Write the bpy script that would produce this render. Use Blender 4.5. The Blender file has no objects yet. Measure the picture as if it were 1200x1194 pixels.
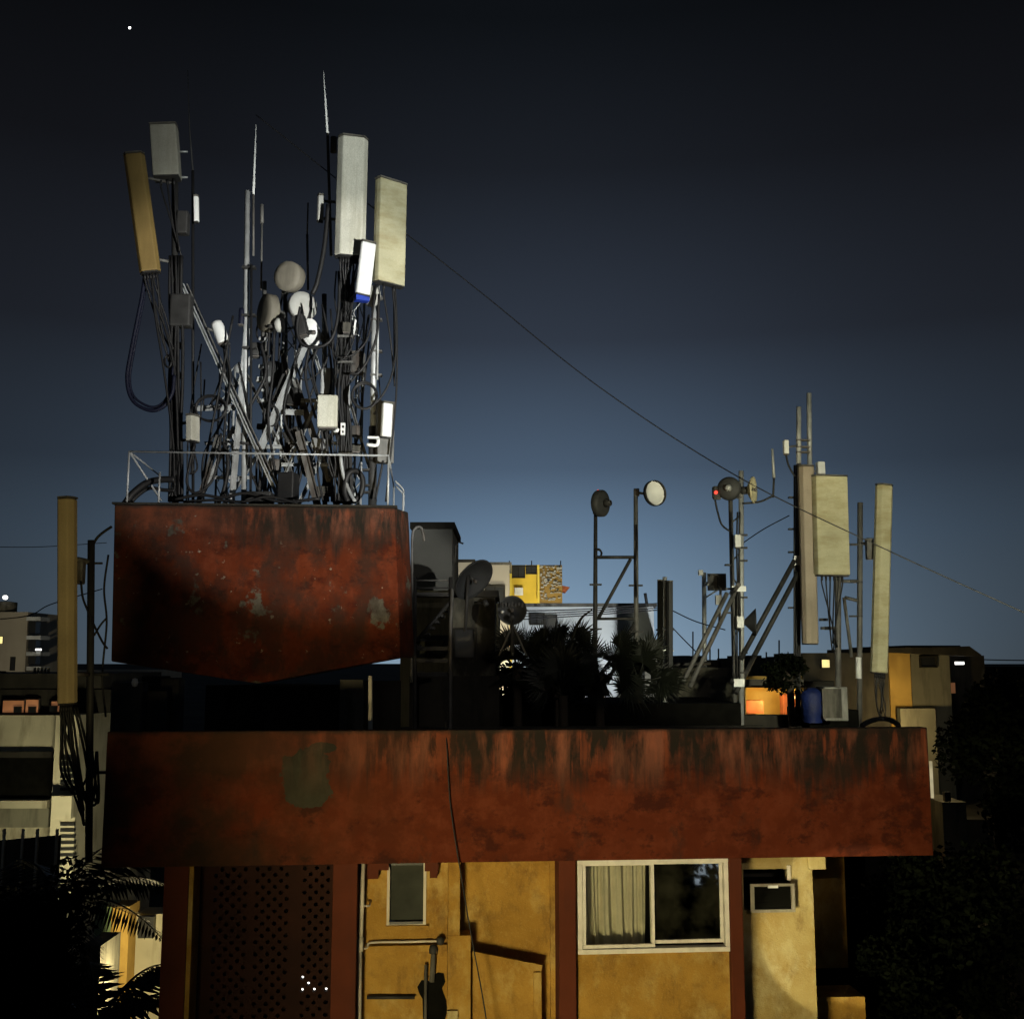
import bpy, math, random
from mathutils import Vector, Matrix
R = math.radians
rnd = random.Random(7)
F = 1300.0; PITCH = math.atan(178.0 / F)
ZC = 12.0                      # eye height: about the fourth floor
C = bpy.context.scene.collection
SC = bpy.context.scene

# ---------------------------------------------------------------- helpers
def ray(px, py):
    x = (px - 600) / F; y = -(py - 597) / F
    c, s = math.cos(PITCH), math.sin(PITCH)
    return Vector((x, c - s * y, s + c * y))
def W(px, py, Y):
    r = ray(px, py); return r * (Y / r.y) + Vector((0, 0, ZC))
def pxm(px, Y): return px * Y / F

class MB:
    def __init__(s): s.v = []; s.f = []; s.sm = []
    def add(s, vs, fs, smooth=False):
        o = len(s.v); s.v += [Vector(p) for p in vs]
        s.f += [tuple(i + o for i in f) for f in fs]; s.sm += [smooth] * len(fs)
        return s
    def obox(s, c, X, Y, Z, sx, sy, sz):
        c = Vector(c); vs = []
        for k in (-.5, .5):
            for j in (-.5, .5):
                for i in (-.5, .5): vs.append(c + X * (i * sx) + Y * (j * sy) + Z * (k * sz))
        return s.add(vs, [(0,2,3,1),(4,5,7,6),(0,1,5,4),(2,6,7,3),(0,4,6,2),(1,3,7,5)])
    def fbox(s, fr, u0, u1, v0, v1, w0, w1):
        vs = [fr(u, v, w) for w in (w0, w1) for v in (v0, v1) for u in (u0, u1)]
        return s.add(vs, [(0,2,3,1),(4,5,7,6),(0,1,5,4),(2,6,7,3),(0,4,6,2),(1,3,7,5)])
    def box(s, c, sx, sy, sz, rz=0):
        X = Vector((math.cos(rz), math.sin(rz), 0)); Y = Vector((-X.y, X.x, 0))
        return s.obox(c, X, Y, Vector((0,0,1)), sx, sy, sz)
    def tube(s, pts, r, n=8, r2=None):
        pts = [Vector(p) for p in pts]
        m = len(pts); vs = []; prev = None
        for i, p in enumerate(pts):
            t = (pts[min(i+1, m-1)] - pts[max(i-1, 0)]).normalized()
            if prev is None:
                a = t.cross(Vector((0,0,1)))
                if a.length < 1e-3: a = t.cross(Vector((0,1,0)))
            else: a = prev - t * prev.dot(t)
            a.normalize(); b = t.cross(a); prev = a
            rr = r if r2 is None else r + (r2 - r) * i / (m - 1)
            for k in range(n):
                th = 2 * math.pi * k / n
                vs.append(p + a * (math.cos(th) * rr) + b * (math.sin(th) * rr))
        fs = [(i*n + k, i*n + (k+1) % n, (i+1)*n + (k+1) % n, (i+1)*n + k) for i in range(m-1) for k in range(n)]
        s.add(vs, fs, True)
        o = len(s.v) - len(vs)
        s.f += [tuple(o + k for k in reversed(range(n))), tuple(o + (m-1)*n + k for k in range(n))]; s.sm += [False, False]
        return s
    def lathe(s, c, ax, prof, n=24):
        c = Vector(c); ax = Vector(ax).normalized()
        a = ax.cross(Vector((0,0,1)))
        if a.length < 1e-3: a = Vector((1,0,0))
        a.normalize(); b = ax.cross(a)
        vs = [c + ax * h + (a * math.cos(2*math.pi*k/n) + b * math.sin(2*math.pi*k/n)) * max(r, 1e-4) for r, h in prof for k in range(n)]
        m = len(prof)
        fs = [(i*n + k, i*n + (k+1) % n, (i+1)*n + (k+1) % n, (i+1)*n + k) for i in range(m-1) for k in range(n)]
        return s.add(vs, fs, True)
    def prism(s, pts, d):
        n = len(pts); pts = [Vector(p) for p in pts]; d = Vector(d)
        fs = [tuple(range(n)), tuple(reversed(range(n, 2*n)))] + [(i, i+n, (i+1) % n + n, (i+1) % n) for i in range(n)]
        return s.add(pts + [p + d for p in pts], fs)
    def build(s, name, m, parent=None, bevel=0, origin=None):
        root = parent
        if root is not None:
            while root.parent is not None: root = root.parent
            inv = (Matrix.Translation(root.location) @ Matrix.Rotation(root.rotation_euler.z, 4, 'Z')).inverted()
        else:
            o3 = Vector(origin) if origin is not None else Vector((sum(p.x for p in s.v), sum(p.y for p in s.v), 0)) / len(s.v)
            if origin is None: o3.z = min(p.z for p in s.v)
            inv = Matrix.Translation(-o3)
        me = bpy.data.meshes.new(name)
        me.from_pydata([inv @ p for p in s.v], [], s.f)
        for p, k in zip(me.polygons, s.sm): p.use_smooth = k
        me.materials.append(m); me.update()
        ob = bpy.data.objects.new(name, me); C.objects.link(ob)
        if parent is not None: ob.parent = parent
        else: ob.location = o3
        if bevel:
            b = ob.modifiers.new('bevel', 'BEVEL'); b.width = bevel; b.segments = 2; b.limit_method = 'ANGLE'; b.angle_limit = R(50)
        return ob

def tag(o, label, cat, group=None, kind=None):
    o['label'] = label; o['category'] = cat
    if group: o['group'] = group
    if kind: o['kind'] = kind
    return o
def thing(name, label, cat, loc, rz=0, group=None):
    o = bpy.data.objects.new(name, None); C.objects.link(o)
    o.location = loc; o.rotation_euler = (0, 0, rz); o.empty_display_size = .1
    return tag(o, label, cat, group)
def spline(pts, n=7):
    pts = [Vector(p) for p in pts]; out = []
    P = [pts[0]*2 - pts[1]] + pts + [pts[-1]*2 - pts[-2]]
    for i in range(1, len(P) - 2):
        a, b, c, d = P[i-1], P[i], P[i+1], P[i+2]
        for k in range(n):
            t = k / n
            out.append(.5 * ((2*b) + (c-a)*t + (2*a - 5*b + 4*c - d)*t*t + (3*b - a - 3*c + d)*t**3))
    out.append(pts[-1]); return out

# ---------------------------------------------------------------- materials
def pm(name, base, rough=.75, var=.25, scale=5, metal=0, dirt=0, dirtcol=(.012,.011,.01), dscale=(3,3,.5), bump=.0, spec=.3, thr=(.5,.62), fine=0):
    m = bpy.data.materials.new(name); m.use_nodes = True
    n, l = m.node_tree.nodes, m.node_tree.links
    b = n['Principled BSDF']; b.inputs['Roughness'].default_value = rough; b.inputs['Metallic'].default_value = metal
    b.inputs['Specular IOR Level'].default_value = spec
    tc = n.new('ShaderNodeTexCoord')
    nz = n.new('ShaderNodeTexNoise'); nz.inputs['Scale'].default_value = scale; nz.inputs['Detail'].default_value = 6
    l.new(tc.outputs['Object'], nz.inputs['Vector'])
    rp = n.new('ShaderNodeValToRGB'); rp.color_ramp.elements[0].position = .3; rp.color_ramp.elements[1].position = .7
    rp.color_ramp.elements[0].color = [c * (1 - var) for c in base] + [1]; rp.color_ramp.elements[1].color = [min(1, c * (1 + var)) for c in base] + [1]
    l.new(nz.outputs['Fac'], rp.inputs['Fac']); col = rp.outputs['Color']
    if fine:
        nf = n.new('ShaderNodeTexNoise'); nf.inputs['Scale'].default_value = 90; nf.inputs['Detail'].default_value = 3
        l.new(tc.outputs['Object'], nf.inputs['Vector'])
        mf = n.new('ShaderNodeMix'); mf.data_type = 'RGBA'; mf.blend_type = 'OVERLAY'; mf.inputs['Factor'].default_value = fine
        l.new(col, mf.inputs[6]); l.new(nf.outputs['Fac'], mf.inputs[7]); col = mf.outputs[2]
    if dirt:
        mp = n.new('ShaderNodeMapping'); mp.inputs['Scale'].default_value = dscale
        l.new(tc.outputs['Object'], mp.inputs['Vector'])
        nd = n.new('ShaderNodeTexNoise'); nd.inputs['Scale'].default_value = 1; nd.inputs['Detail'].default_value = 8; nd.inputs['Roughness'].default_value = .65
        l.new(mp.outputs['Vector'], nd.inputs['Vector'])
        mr = n.new('ShaderNodeMapRange'); mr.inputs[1].default_value = thr[0]; mr.inputs[2].default_value = thr[1]; mr.inputs[4].default_value = dirt
        l.new(nd.outputs['Fac'], mr.inputs[0])
        mx = n.new('ShaderNodeMix'); mx.data_type = 'RGBA'; l.new(mr.outputs[0], mx.inputs['Factor'])
        l.new(col, mx.inputs[6]); mx.inputs[7].default_value = (*dirtcol, 1); col = mx.outputs[2]
    l.new(col, b.inputs['Base Color'])
    if bump:
        bm = n.new('ShaderNodeBump'); bm.inputs['Strength'].default_value = bump; bm.inputs['Distance'].default_value = .02
        nb = n.new('ShaderNodeTexNoise'); nb.inputs['Scale'].default_value = scale * 5; nb.inputs['Detail'].default_value = 5
        l.new(tc.outputs['Object'], nb.inputs['Vector']); l.new(nb.outputs['Fac'], bm.inputs['Height']); l.new(bm.outputs[0], b.inputs['Normal'])
    return m
def glow(name, col, st):
    m = bpy.data.materials.new(name); m.use_nodes = True
    n, l = m.node_tree.nodes, m.node_tree.links
    b = n['Principled BSDF']; b.inputs['Base Color'].default_value = (*[c*.5 for c in col], 1)
    tc = n.new('ShaderNodeTexCoord'); nz = n.new('ShaderNodeTexNoise'); nz.inputs['Scale'].default_value = 2
    l.new(tc.outputs['Object'], nz.inputs['Vector'])
    mr = n.new('ShaderNodeMapRange'); mr.inputs[1].default_value = .35; mr.inputs[2].default_value = .65; mr.inputs[3].default_value = st * .6; mr.inputs[4].default_value = st * 1.2
    l.new(nz.outputs['Fac'], mr.inputs[0]); l.new(mr.outputs[0], b.inputs['Emission Strength'])
    b.inputs['Emission Color'].default_value = (*col, 1)
    return m
class NT:                                                      # tiny node-graph writer
    def __init__(s, nt): s.n = nt.nodes; s.l = nt.links
    def put(s, x, sock):
        if hasattr(x, 'is_output') : s.l.new(x, sock)
        else: sock.default_value = x
    def math(s, op, a, b=0., c=None):
        k = s.n.new('ShaderNodeMath'); k.operation = op; s.put(a, k.inputs[0]); s.put(b, k.inputs[1])
        if c is not None: s.put(c, k.inputs[2])
        return k.outputs[0]
    def rng(s, x, a, b, c=0., d=1., smooth=False):
        k = s.n.new('ShaderNodeMapRange'); s.put(x, k.inputs[0])
        if smooth: k.interpolation_type = 'SMOOTHSTEP'
        for i, q in enumerate((a, b, c, d)): k.inputs[i+1].default_value = q
        return k.outputs[0]
    def noise(s, vec, scale, det=6, rough=.6, mp=None, loc=(0,0,0)):
        if mp:
            q = s.n.new('ShaderNodeMapping'); q.inputs['Scale'].default_value = mp; q.inputs['Location'].default_value = loc; s.l.new(vec, q.inputs['Vector']); vec = q.outputs[0]
        k = s.n.new('ShaderNodeTexNoise'); k.inputs['Scale'].default_value = scale; k.inputs['Detail'].default_value = det; k.inputs['Roughness'].default_value = rough
        s.l.new(vec, k.inputs['Vector']); return k.outputs['Fac']
    def mix(s, f, a, b):
        k = s.n.new('ShaderNodeMix'); k.data_type = 'RGBA'; s.put(f, k.inputs[0])
        for q, i in ((a, 6), (b, 7)):
            if isinstance(q, tuple): k.inputs[i].default_value = (*q, 1)
            else: s.l.new(q, k.inputs[i])
        return k.outputs[2]

def red_paint(name, top, streak_len, amount, peel, patch=None, x0=0, x1=1, olive=None, blo=.56, dens=0.):
    """red oxide wall paint with black mould runs from the top edge (local z = top) and peeled grey plaster"""
    m = bpy.data.materials.new(name); m.use_nodes = True
    g = NT(m.node_tree); b = g.n['Principled BSDF']; b.inputs['Roughness'].default_value = .85; b.inputs['Specular IOR Level'].default_value = .2
    tc = g.n.new('ShaderNodeTexCoord').outputs['Object']
    sp = g.n.new('ShaderNodeSeparateXYZ'); g.l.new(tc, sp.inputs[0]); X, Y, Z = sp.outputs
    big = g.noise(tc, 1.1, 4); mid = g.noise(tc, 4, 8, .65); fine = g.noise(tc, 40, 4)
    col = g.mix(g.rng(big, .3, .7), (.066,.0105,.0022), (.115,.021,.005))
    col = g.mix(g.math('MULTIPLY', g.rng(mid, .45, .62), .55), col, (.155,.036,.014))
    col = g.mix(g.math('MULTIPLY', g.rng(g.noise(tc, 2.2, 9, .7, loc=(4,2,9), mp=(1,1,1.4)), .52, .6), .8), col, (.036,.006,.002))
    # lit upper strip, its light painted in as paler red
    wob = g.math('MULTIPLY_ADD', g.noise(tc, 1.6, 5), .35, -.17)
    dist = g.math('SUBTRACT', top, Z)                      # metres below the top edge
    lit_strip = g.rng(g.math('ADD', dist, wob), streak_len * .75, streak_len * .55)
    col = g.mix(g.math('MULTIPLY', lit_strip, .6), col, (.21,.058,.026))
    # peeled plaster
    if peel:
        pl = g.rng(g.noise(tc, 1.7, 7, .62, loc=(3.3, 0, 1.7), mp=(1,1,1)), peel, peel + .03)
        col = g.mix(g.math('MULTIPLY', pl, .9), col, g.mix(fine, (.06,.06,.045), (.15,.14,.11)))
        ps = g.rng(g.noise(tc, 9, 6, .7), .63, .66)
        col = g.mix(g.math('MULTIPLY', ps, .7), col, (.3,.26,.2))
    if patch:
        for (cx, cz, rx, rz) in patch:
            dx = g.math('DIVIDE', g.math('SUBTRACT', X, cx), rx); dz = g.math('DIVIDE', g.math('SUBTRACT', Z, cz), rz)
            d = g.math('SQRT', g.math('ADD', g.math('MULTIPLY', dx, dx), g.math('MULTIPLY', dz, dz)))
            d = g.math('ADD', d, g.math('MULTIPLY_ADD', g.noise(tc, 5, 6), 1.6, -.8))
            col = g.mix(g.rng(d, 1.05, .98), col, g.mix(mid, (.020,.021,.013), (.075,.072,.048)))
    # mould runs: narrow vertical streaks in groups, each of its own length
    run = g.noise(tc, 1, 6, .6, mp=(8.5, 8.5, .5)); run2 = g.noise(tc, 1, 5, .6, mp=(1.25, 1.25, .12), loc=(5,0,0)); ln = g.noise(tc, 1, 5, .7, mp=(3.7, 3.7, .02), loc=(2,7,0))
    zone = g.rng(X, x0, x1, .0, 1., True)
    lim = g.math('MULTIPLY', streak_len, g.math('MULTIPLY_ADD', ln, 3.4, -.85))
    down = g.rng(g.math('SUBTRACT', g.math('ADD', dist, g.math('MULTIPLY_ADD', mid, .3, -.15)), lim), 0.10, -.14)
    k = g.math('MULTIPLY', g.rng(run, .40-dens, .50-dens), g.rng(run2, .42-dens, .50-dens))
    k = g.math('MULTIPLY', k, g.math('MULTIPLY_ADD', g.rng(mid, .3, .6), .6, .4))
    k = g.math('MULTIPLY', g.math('MULTIPLY', g.math('MULTIPLY', k, down), amount), g.math('MULTIPLY_ADD', zone, .85, .15))
    col = g.mix(k, col, (.012,.011,.009))
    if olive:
        ol = g.math('MULTIPLY', g.rng(X, olive[0], olive[1]), g.rng(g.noise(tc, 1.3, 8, .65, loc=(8,1,3)), .36, .56))  # olive staining that also paints the unlit left end darker
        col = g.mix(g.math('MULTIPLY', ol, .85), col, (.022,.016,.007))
    k2 = g.math('MULTIPLY', g.math('MULTIPLY', g.rng(g.noise(tc, 1, 6, .65, mp=(4.2,4.2,1.1), loc=(1,4,6)), .53-dens*1.4, .60-dens*1.4), zone), g.rng(dist, streak_len*1.25, streak_len*.45)); col = g.mix(g.math('MULTIPLY', k2, min(1,1.0*amount)), col, (.014,.011,.008))
    pk = g.math('MULTIPLY', g.math('MULTIPLY', g.rng(g.noise(tc, 1, 5, .6, mp=(3.0,3.0,.7), loc=(9,4,1)), .5, .64), zone), g.rng(dist, streak_len*1.2, streak_len*.3)); col = g.mix(g.math('MULTIPLY', pk, .6), col, (.30,.105,.06))  # pinkish highlights painted into the colour near the top
    edge = g.math('MULTIPLY', g.rng(g.math('ADD', dist, g.math('MULTIPLY_ADD', mid, .16, -.08)), .05, .0), .85)
    col = g.mix(edge, col, (.02,.016,.012))
    blot = g.math('MULTIPLY', g.rng(g.noise(tc, 1, 8, .7, mp=(1.6,1.6,1.1), loc=(11,0,4)), blo, blo+.1), g.math('MULTIPLY_ADD', g.rng(mid, .35, .6), .5, .5))
    col = g.mix(g.math('MULTIPLY', blot, amount * .75), col, (.02,.014,.01))
    g.l.new(col, b.inputs['Base Color'])
    bp = g.n.new('ShaderNodeBump'); bp.inputs['Strength'].default_value = .5; bp.inputs['Distance'].default_value = .015
    g.l.new(g.math('ADD', mid, g.math('MULTIPLY', fine, .35)), bp.inputs['Height']); g.l.new(bp.outputs[0], b.inputs['Normal'])
    return m
def plaster(name, a, b_, pale, grime):
    """old limewashed plaster: broad colour drift, worn pale patches, grime blotches, trowel relief"""
    m = bpy.data.materials.new(name); m.use_nodes = True
    g = NT(m.node_tree); b = g.n['Principled BSDF']; b.inputs['Roughness'].default_value = .92; b.inputs['Specular IOR Level'].default_value = .15
    tc = g.n.new('ShaderNodeTexCoord').outputs['Object']
    big = g.noise(tc, 1.6, 5, .55); mid = g.noise(tc, 5, 8, .68); fine = g.noise(tc, 55, 4, .6)
    col = g.mix(g.rng(big, .34, .66), a, b_)
    col = g.mix(g.math('MULTIPLY', g.rng(g.noise(tc, 3.1, 7, .65, mp=(1,1,.7), loc=(3,3,1)), .5, .68), .75), col, pale)
    col = g.mix(g.math('MULTIPLY', g.rng(g.noise(tc, 2.3, 9, .72, mp=(1.3,1.3,.6), loc=(7,1,5)), .55, .70), .8), col, grime)
    col = g.mix(g.math('MULTIPLY', g.rng(mid, .52, .72), .45), col, grime)
    col = g.mix(g.math('MULTIPLY', g.rng(fine, .55, .75), .35), col, pale)
    g.l.new(col, b.inputs['Base Color'])
    bp = g.n.new('ShaderNodeBump'); bp.inputs['Strength'].default_value = .7; bp.inputs['Distance'].default_value = .03
    g.l.new(g.math('ADD', g.math('ADD', mid, big), g.math('MULTIPLY', fine, .3)), bp.inputs['Height']); g.l.new(bp.outputs[0], b.inputs['Normal'])
    return m
def glass_mat(name, tint, refl, alpha):
    m = bpy.data.materials.new(name); m.use_nodes = True
    g = NT(m.node_tree); n = g.n; out = n['Material Output']; n.remove(n['Principled BSDF'])
    t = n.new('ShaderNodeBsdfTransparent'); t.inputs[0].default_value = (*tint, 1)
    gl = n.new('ShaderNodeBsdfGlossy'); gl.inputs['Roughness'].default_value = .02; gl.inputs[0].default_value = (1,1,1,1)
    df = n.new('ShaderNodeBsdfDiffuse'); df.inputs[0].default_value = (.12,.12,.08,1)
    tc = n.new('ShaderNodeTexCoord').outputs['Object']
    f = g.math('MULTIPLY', g.rng(g.noise(tc, 3, 5), .35, .75), alpha)
    a = n.new('ShaderNodeMixShader'); g.l.new(f, a.inputs[0]); g.l.new(t.outputs[0], a.inputs[1]); g.l.new(df.outputs[0], a.inputs[2])
    c = n.new('ShaderNodeMixShader'); c.inputs[0].default_value = refl; g.l.new(a.outputs[0], c.inputs[1]); g.l.new(gl.outputs[0], c.inputs[2])
    g.l.new(c.outputs[0], out.inputs[0]); return m

M = dict(
 ochre = plaster('ochre_plaster', (.46,.27,.055), (.29,.155,.026), (.52,.38,.13), (.15,.08,.025)),
 cream = plaster('cream_plaster', (.46,.37,.16), (.34,.235,.075), (.55,.48,.27), (.17,.11,.035)),
 redpil = pm('red_pillar_paint', (.095,.02,.006), .85, .2, 2, dirt=.5, dirtcol=(.07,.018,.009), bump=.2),
 jali = pm('terracotta_screen', (.024,.007,.0035), .9, .25, 3, bump=.2),
 alu = pm('window_aluminium', (.74,.72,.64), .5, .12, 8, dirt=.4, dirtcol=(.3,.27,.18), thr=(.55,.7)),
  conc2 = pm('worn_grey_plastic', (.3,.28,.23), .6, .2, 6, dirt=.6, dirtcol=(.1,.08,.05)),
 near_black = pm('near_black_matte', (.006,.006,.005), .95, .3, 6, spec=.02),  # near-black for dark parts, and for painted recess and unlit darkness
 dark = pm('dark_painted_steel', (.03,.03,.03), .6, .3, 6, spec=.3),
 black = pm('black_cable_jacket', (.012,.012,.013), .55, .2, 6, spec=.4),
 roofd = pm('roof_screed', (.015,.014,.013), .95, .4, 2),
 conc = pm('grey_concrete', (.11,.105,.09), .95, .3, 2, dirt=.8, dirtcol=(.02,.02,.017), dscale=(2,2,.5), bump=.3),
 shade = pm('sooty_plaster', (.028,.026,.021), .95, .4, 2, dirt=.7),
 galv = pm('galvanised_steel', (.42,.44,.45), .5, .25, 6, metal=.35, dirt=.5, dirtcol=(.12,.10,.08), thr=(.5,.7)),
 steel = pm('weathered_steel', (.13,.13,.125), .6, .3, 6, metal=.2, dirt=.6, dirtcol=(.05,.03,.02)),
 panel = pm('antenna_radome_grey', (.52,.52,.45), .6, .12, 3, dirt=.6, dirtcol=(.30,.29,.21), dscale=(11,11,.8), thr=(.45,.72), fine=.6, bump=.3),
 panelt = pm('antenna_radome_tan', (.50,.40,.21), .6, .15, 2, dirt=.4, dirtcol=(.3,.22,.1), dscale=(5,5,.6), thr=(.45,.75), fine=.25),
 panel_dim = pm('antenna_radome_dimmed', (.30,.295,.25), .6, .12, 3, dirt=.5, dirtcol=(.19,.18,.14), dscale=(11,11,.8), thr=(.45,.72), fine=.5),  # grey radome again, weaker light painted into its colour
 panelt_dim = pm('antenna_radome_tan_dimmed', (.25,.175,.06), .6, .15, 2, dirt=.5, dirtcol=(.15,.10,.035), dscale=(5,5,.6), thr=(.45,.75), fine=.25),  # tan radome again, weaker light painted into its colour
 panely = pm('antenna_radome_yellowed', (.46,.44,.29), .6, .15, 2, dirt=.6, dirtcol=(.27,.22,.1), dscale=(1.2,1.2,3.5), thr=(.46,.62), fine=.25),
 panelb = pm('antenna_radome_brown', (.33,.28,.22), .6, .15, 2, dirt=.4, dirtcol=(.2,.17,.12), dscale=(5,5,.6), fine=.25),
 white = pm('white_enamel', (.74,.76,.76), .5, .08, 5, dirt=.25, dirtcol=(.4,.4,.36), thr=(.55,.7)),
 dish = pm('dish_white_paint', (.44,.45,.43), .55, .12, 4, dirt=.4, dirtcol=(.34,.32,.26), thr=(.5,.65)),
 dishg = pm('dish_grey_brown', (.2,.185,.15), .65, .15, 4, dirt=.3),
 dishd = pm('dish_dark_grey', (.034,.036,.038), .6, .2, 4),
 dishc = pm('dish_cream', (.5,.46,.3), .6, .12, 4),
 blue = pm('blue_plastic', (.012,.04,.33), .6, .2, 4),
 tarp = pm('blue_tarpaulin', (.004,.012,.075), .6, .35, 5, bump=.6),
 navy = pm('navy_plastic', (.005,.007,.022), .6, .2, 4),
 pvc = pm('white_pvc_pipe', (.6,.56,.46), .5, .12, 5, dirt=.5, dirtcol=(.3,.22,.12)),
 curt = pm('curtain_cloth', (.72,.68,.54), .95, .12, 6, fine=.3),
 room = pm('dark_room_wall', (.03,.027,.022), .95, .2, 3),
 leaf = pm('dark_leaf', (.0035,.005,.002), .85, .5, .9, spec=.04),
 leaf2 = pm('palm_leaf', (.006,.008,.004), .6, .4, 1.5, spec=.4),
 bark = pm('bark', (.04,.032,.024), .95, .3, 6),
 wallw = pm('pale_wall', (.5,.47,.35), .95, .2, .8, dirt=.7, dirtcol=(.12,.10,.06), dscale=(1.3,1.3,.35), thr=(.5,.68)),
 wallfar = pm('distant_beige_wall', (.36,.33,.27), .95, .12, .3, dirt=.3, dirtcol=(.2,.18,.14), dscale=(.4,.4,.1)),
 walldk = pm('dim_wall', (.10,.095,.075), .95, .3, .8, dirt=.6, dirtcol=(.02,.02,.015)),
 wallbl = pm('washed_white_wall', (.5,.53,.54), .95, .15, .7, dirt=.8, dirtcol=(.12,.12,.11), dscale=(.35,.35,.22), thr=(.53,.66)),
 wallg = pm('grey_green_wall', (.19,.185,.14), .95, .2, .8, dirt=.3),
 wally = pm('yellow_wall', (.55,.36,.10), .95, .25, 1, dirt=.35, dirtcol=(.25,.14,.04), dscale=(1,1,.6)),
 wallgr = pm('pale_green_wall', (.35,.5,.28), .95, .2, 1),
 shut = pm('window_dark', (.015,.016,.016), .35, .2, 3, spec=.5),
 asphalt = pm('dark_ground', (.03,.03,.028), .98, .4, .05, spec=.05),
 rust = pm('rust_red_sheet', (.3,.09,.04), .8, .3, 4),
 g_warm = glow('lit_window_amber', (1,.55,.14), 1.1),
 g_orange = glow('lit_window_orange', (1,.42,.18), .13),
 g_yel = glow('lit_window_yellow', (1,.83,.33), 1.1),
 g_white = glow('white_lamp', (1,.98,.92), 3.),
 g_cream = glow('cream_glow', (1,.85,.5), .5),
 g_red = glow('red_lamp', (1,.08,.05), 1.4),
 g_star = glow('star_light', (1,1,.98), 6.),
 glassd = glass_mat('window_glass', (.92,.93,.9), .08, .05),
 glassr = glass_mat('dusty_window_glass', (.5,.52,.48), .12, .22),
)

# ---------------------------------------------------------------- world, camera
def make_world():
    w = bpy.data.worlds.new('World'); SC.world = w; w.use_nodes = True
    g = NT(w.node_tree); n = g.n; bg = n['Background']; out = n['World Output']
    tc = n.new('ShaderNodeTexCoord').outputs['Generated']
    sp = n.new('ShaderNodeSeparateXYZ'); g.l.new(tc, sp.inputs[0]); X, Y, Z = sp.outputs
    rp = n.new('ShaderNodeValToRGB'); cr = rp.color_ramp
    g.l.new(g.rng(Z, 0, .7), rp.inputs[0])
    stops = [(0,(.26,.37,.48)),(.04,(.22,.33,.45)),(.158,(.128,.205,.305)),(.245,(.068,.105,.160)),(.404,(.029,.0385,.057)),(.6,(.0108,.0132,.0185)),(.75,(.0043,.0055,.0074)),(1,(.003,.0035,.0045))]
    while len(cr.elements) < len(stops): cr.elements.new(.5)
    for e, (p, c) in zip(cr.elements, stops): e.position = p; e.color = (*c, 1)
    az = g.math('SUBTRACT', g.math('ARCTAN2', X, Y), .015)
    a2 = g.math('DIVIDE', az, .275); gau = g.math('EXPONENT', g.math('MULTIPLY', g.math('MULTIPLY', a2, a2), -1.))
    fl = g.rng(Z, 0, .6, .08, .62); gg = g.math('MULTIPLY', gau, g.math('SUBTRACT', 1., fl))
    cv = n.new('ShaderNodeCombineXYZ')
    for k, tint in enumerate((1.1, .97, .9)): g.l.new(g.math('MULTIPLY_ADD', fl, g.math('MULTIPLY_ADD', gau, 1-tint, tint), gg), cv.inputs[k])
    bg.inputs['Strength'].default_value = 1
    mx = n.new('ShaderNodeVectorMath'); mx.operation = 'MULTIPLY'; g.l.new(rp.outputs[0], mx.inputs[0]); g.l.new(cv.outputs[0], mx.inputs[1])
    g.l.new(mx.outputs[0], bg.inputs[0])
    sky = n.new('ShaderNodeTexSky'); sky.sky_type = 'NISHITA'; sky.sun_disc = False
    sky.sun_elevation = R(-6); sky.sun_rotation = R(0)
    b2 = n.new('ShaderNodeBackground'); b2.inputs['Strength'].default_value = .01; g.l.new(sky.outputs[0], b2.inputs[0])
    ad = n.new('ShaderNodeAddShader'); g.l.new(bg.outputs[0], ad.inputs[0]); g.l.new(b2.outputs[0], ad.inputs[1]); g.l.new(ad.outputs[0], out.inputs[0])
make_world()
cam = bpy.data.objects.new('camera', bpy.data.cameras.new('camera')); C.objects.link(cam)
cam.location = (0, 0, ZC); cam.rotation_euler = (R(90) + PITCH, 0, 0)
cam.data.sensor_width = 36; cam.data.sensor_fit = 'HORIZONTAL'; cam.data.lens = 36 * F / 1200
cam.data.clip_start = .1; cam.data.clip_end = 20000; SC.camera = cam
SC.view_settings.view_transform = 'Standard'; SC.view_settings.look = 'None'; SC.view_settings.exposure = 0; SC.view_settings.gamma = 1
SC.render.engine = 'CYCLES'
SC.cycles.use_denoising = True; SC.cycles.max_bounces = 5; SC.cycles.transparent_max_bounces = 16; SC.cycles.sample_clamp_indirect = 2

def spot(name, loc, target, watts, col, angle, blend, size=.15):
    d = bpy.data.lights.new(name, 'SPOT'); d.energy = watts; d.color = col; d.spot_size = R(angle); d.spot_blend = blend; d.shadow_soft_size = size
    o = bpy.data.objects.new(name, d); C.objects.link(o); loc = Vector(loc)
    o.location = loc; o.rotation_euler = (Vector(target) - loc).to_track_quat('-Z', 'Y').to_euler(); return o
# very weak sun lamp added as fill, no moon in view
sd = bpy.data.lights.new('fill_sun', 'SUN'); sd.energy = .012; sd.angle = R(.5); sd.color = (.8,.9,1)
so = bpy.data.objects.new('fill_sun', sd); C.objects.link(so); so.rotation_euler = (R(48), 0, R(38))
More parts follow.
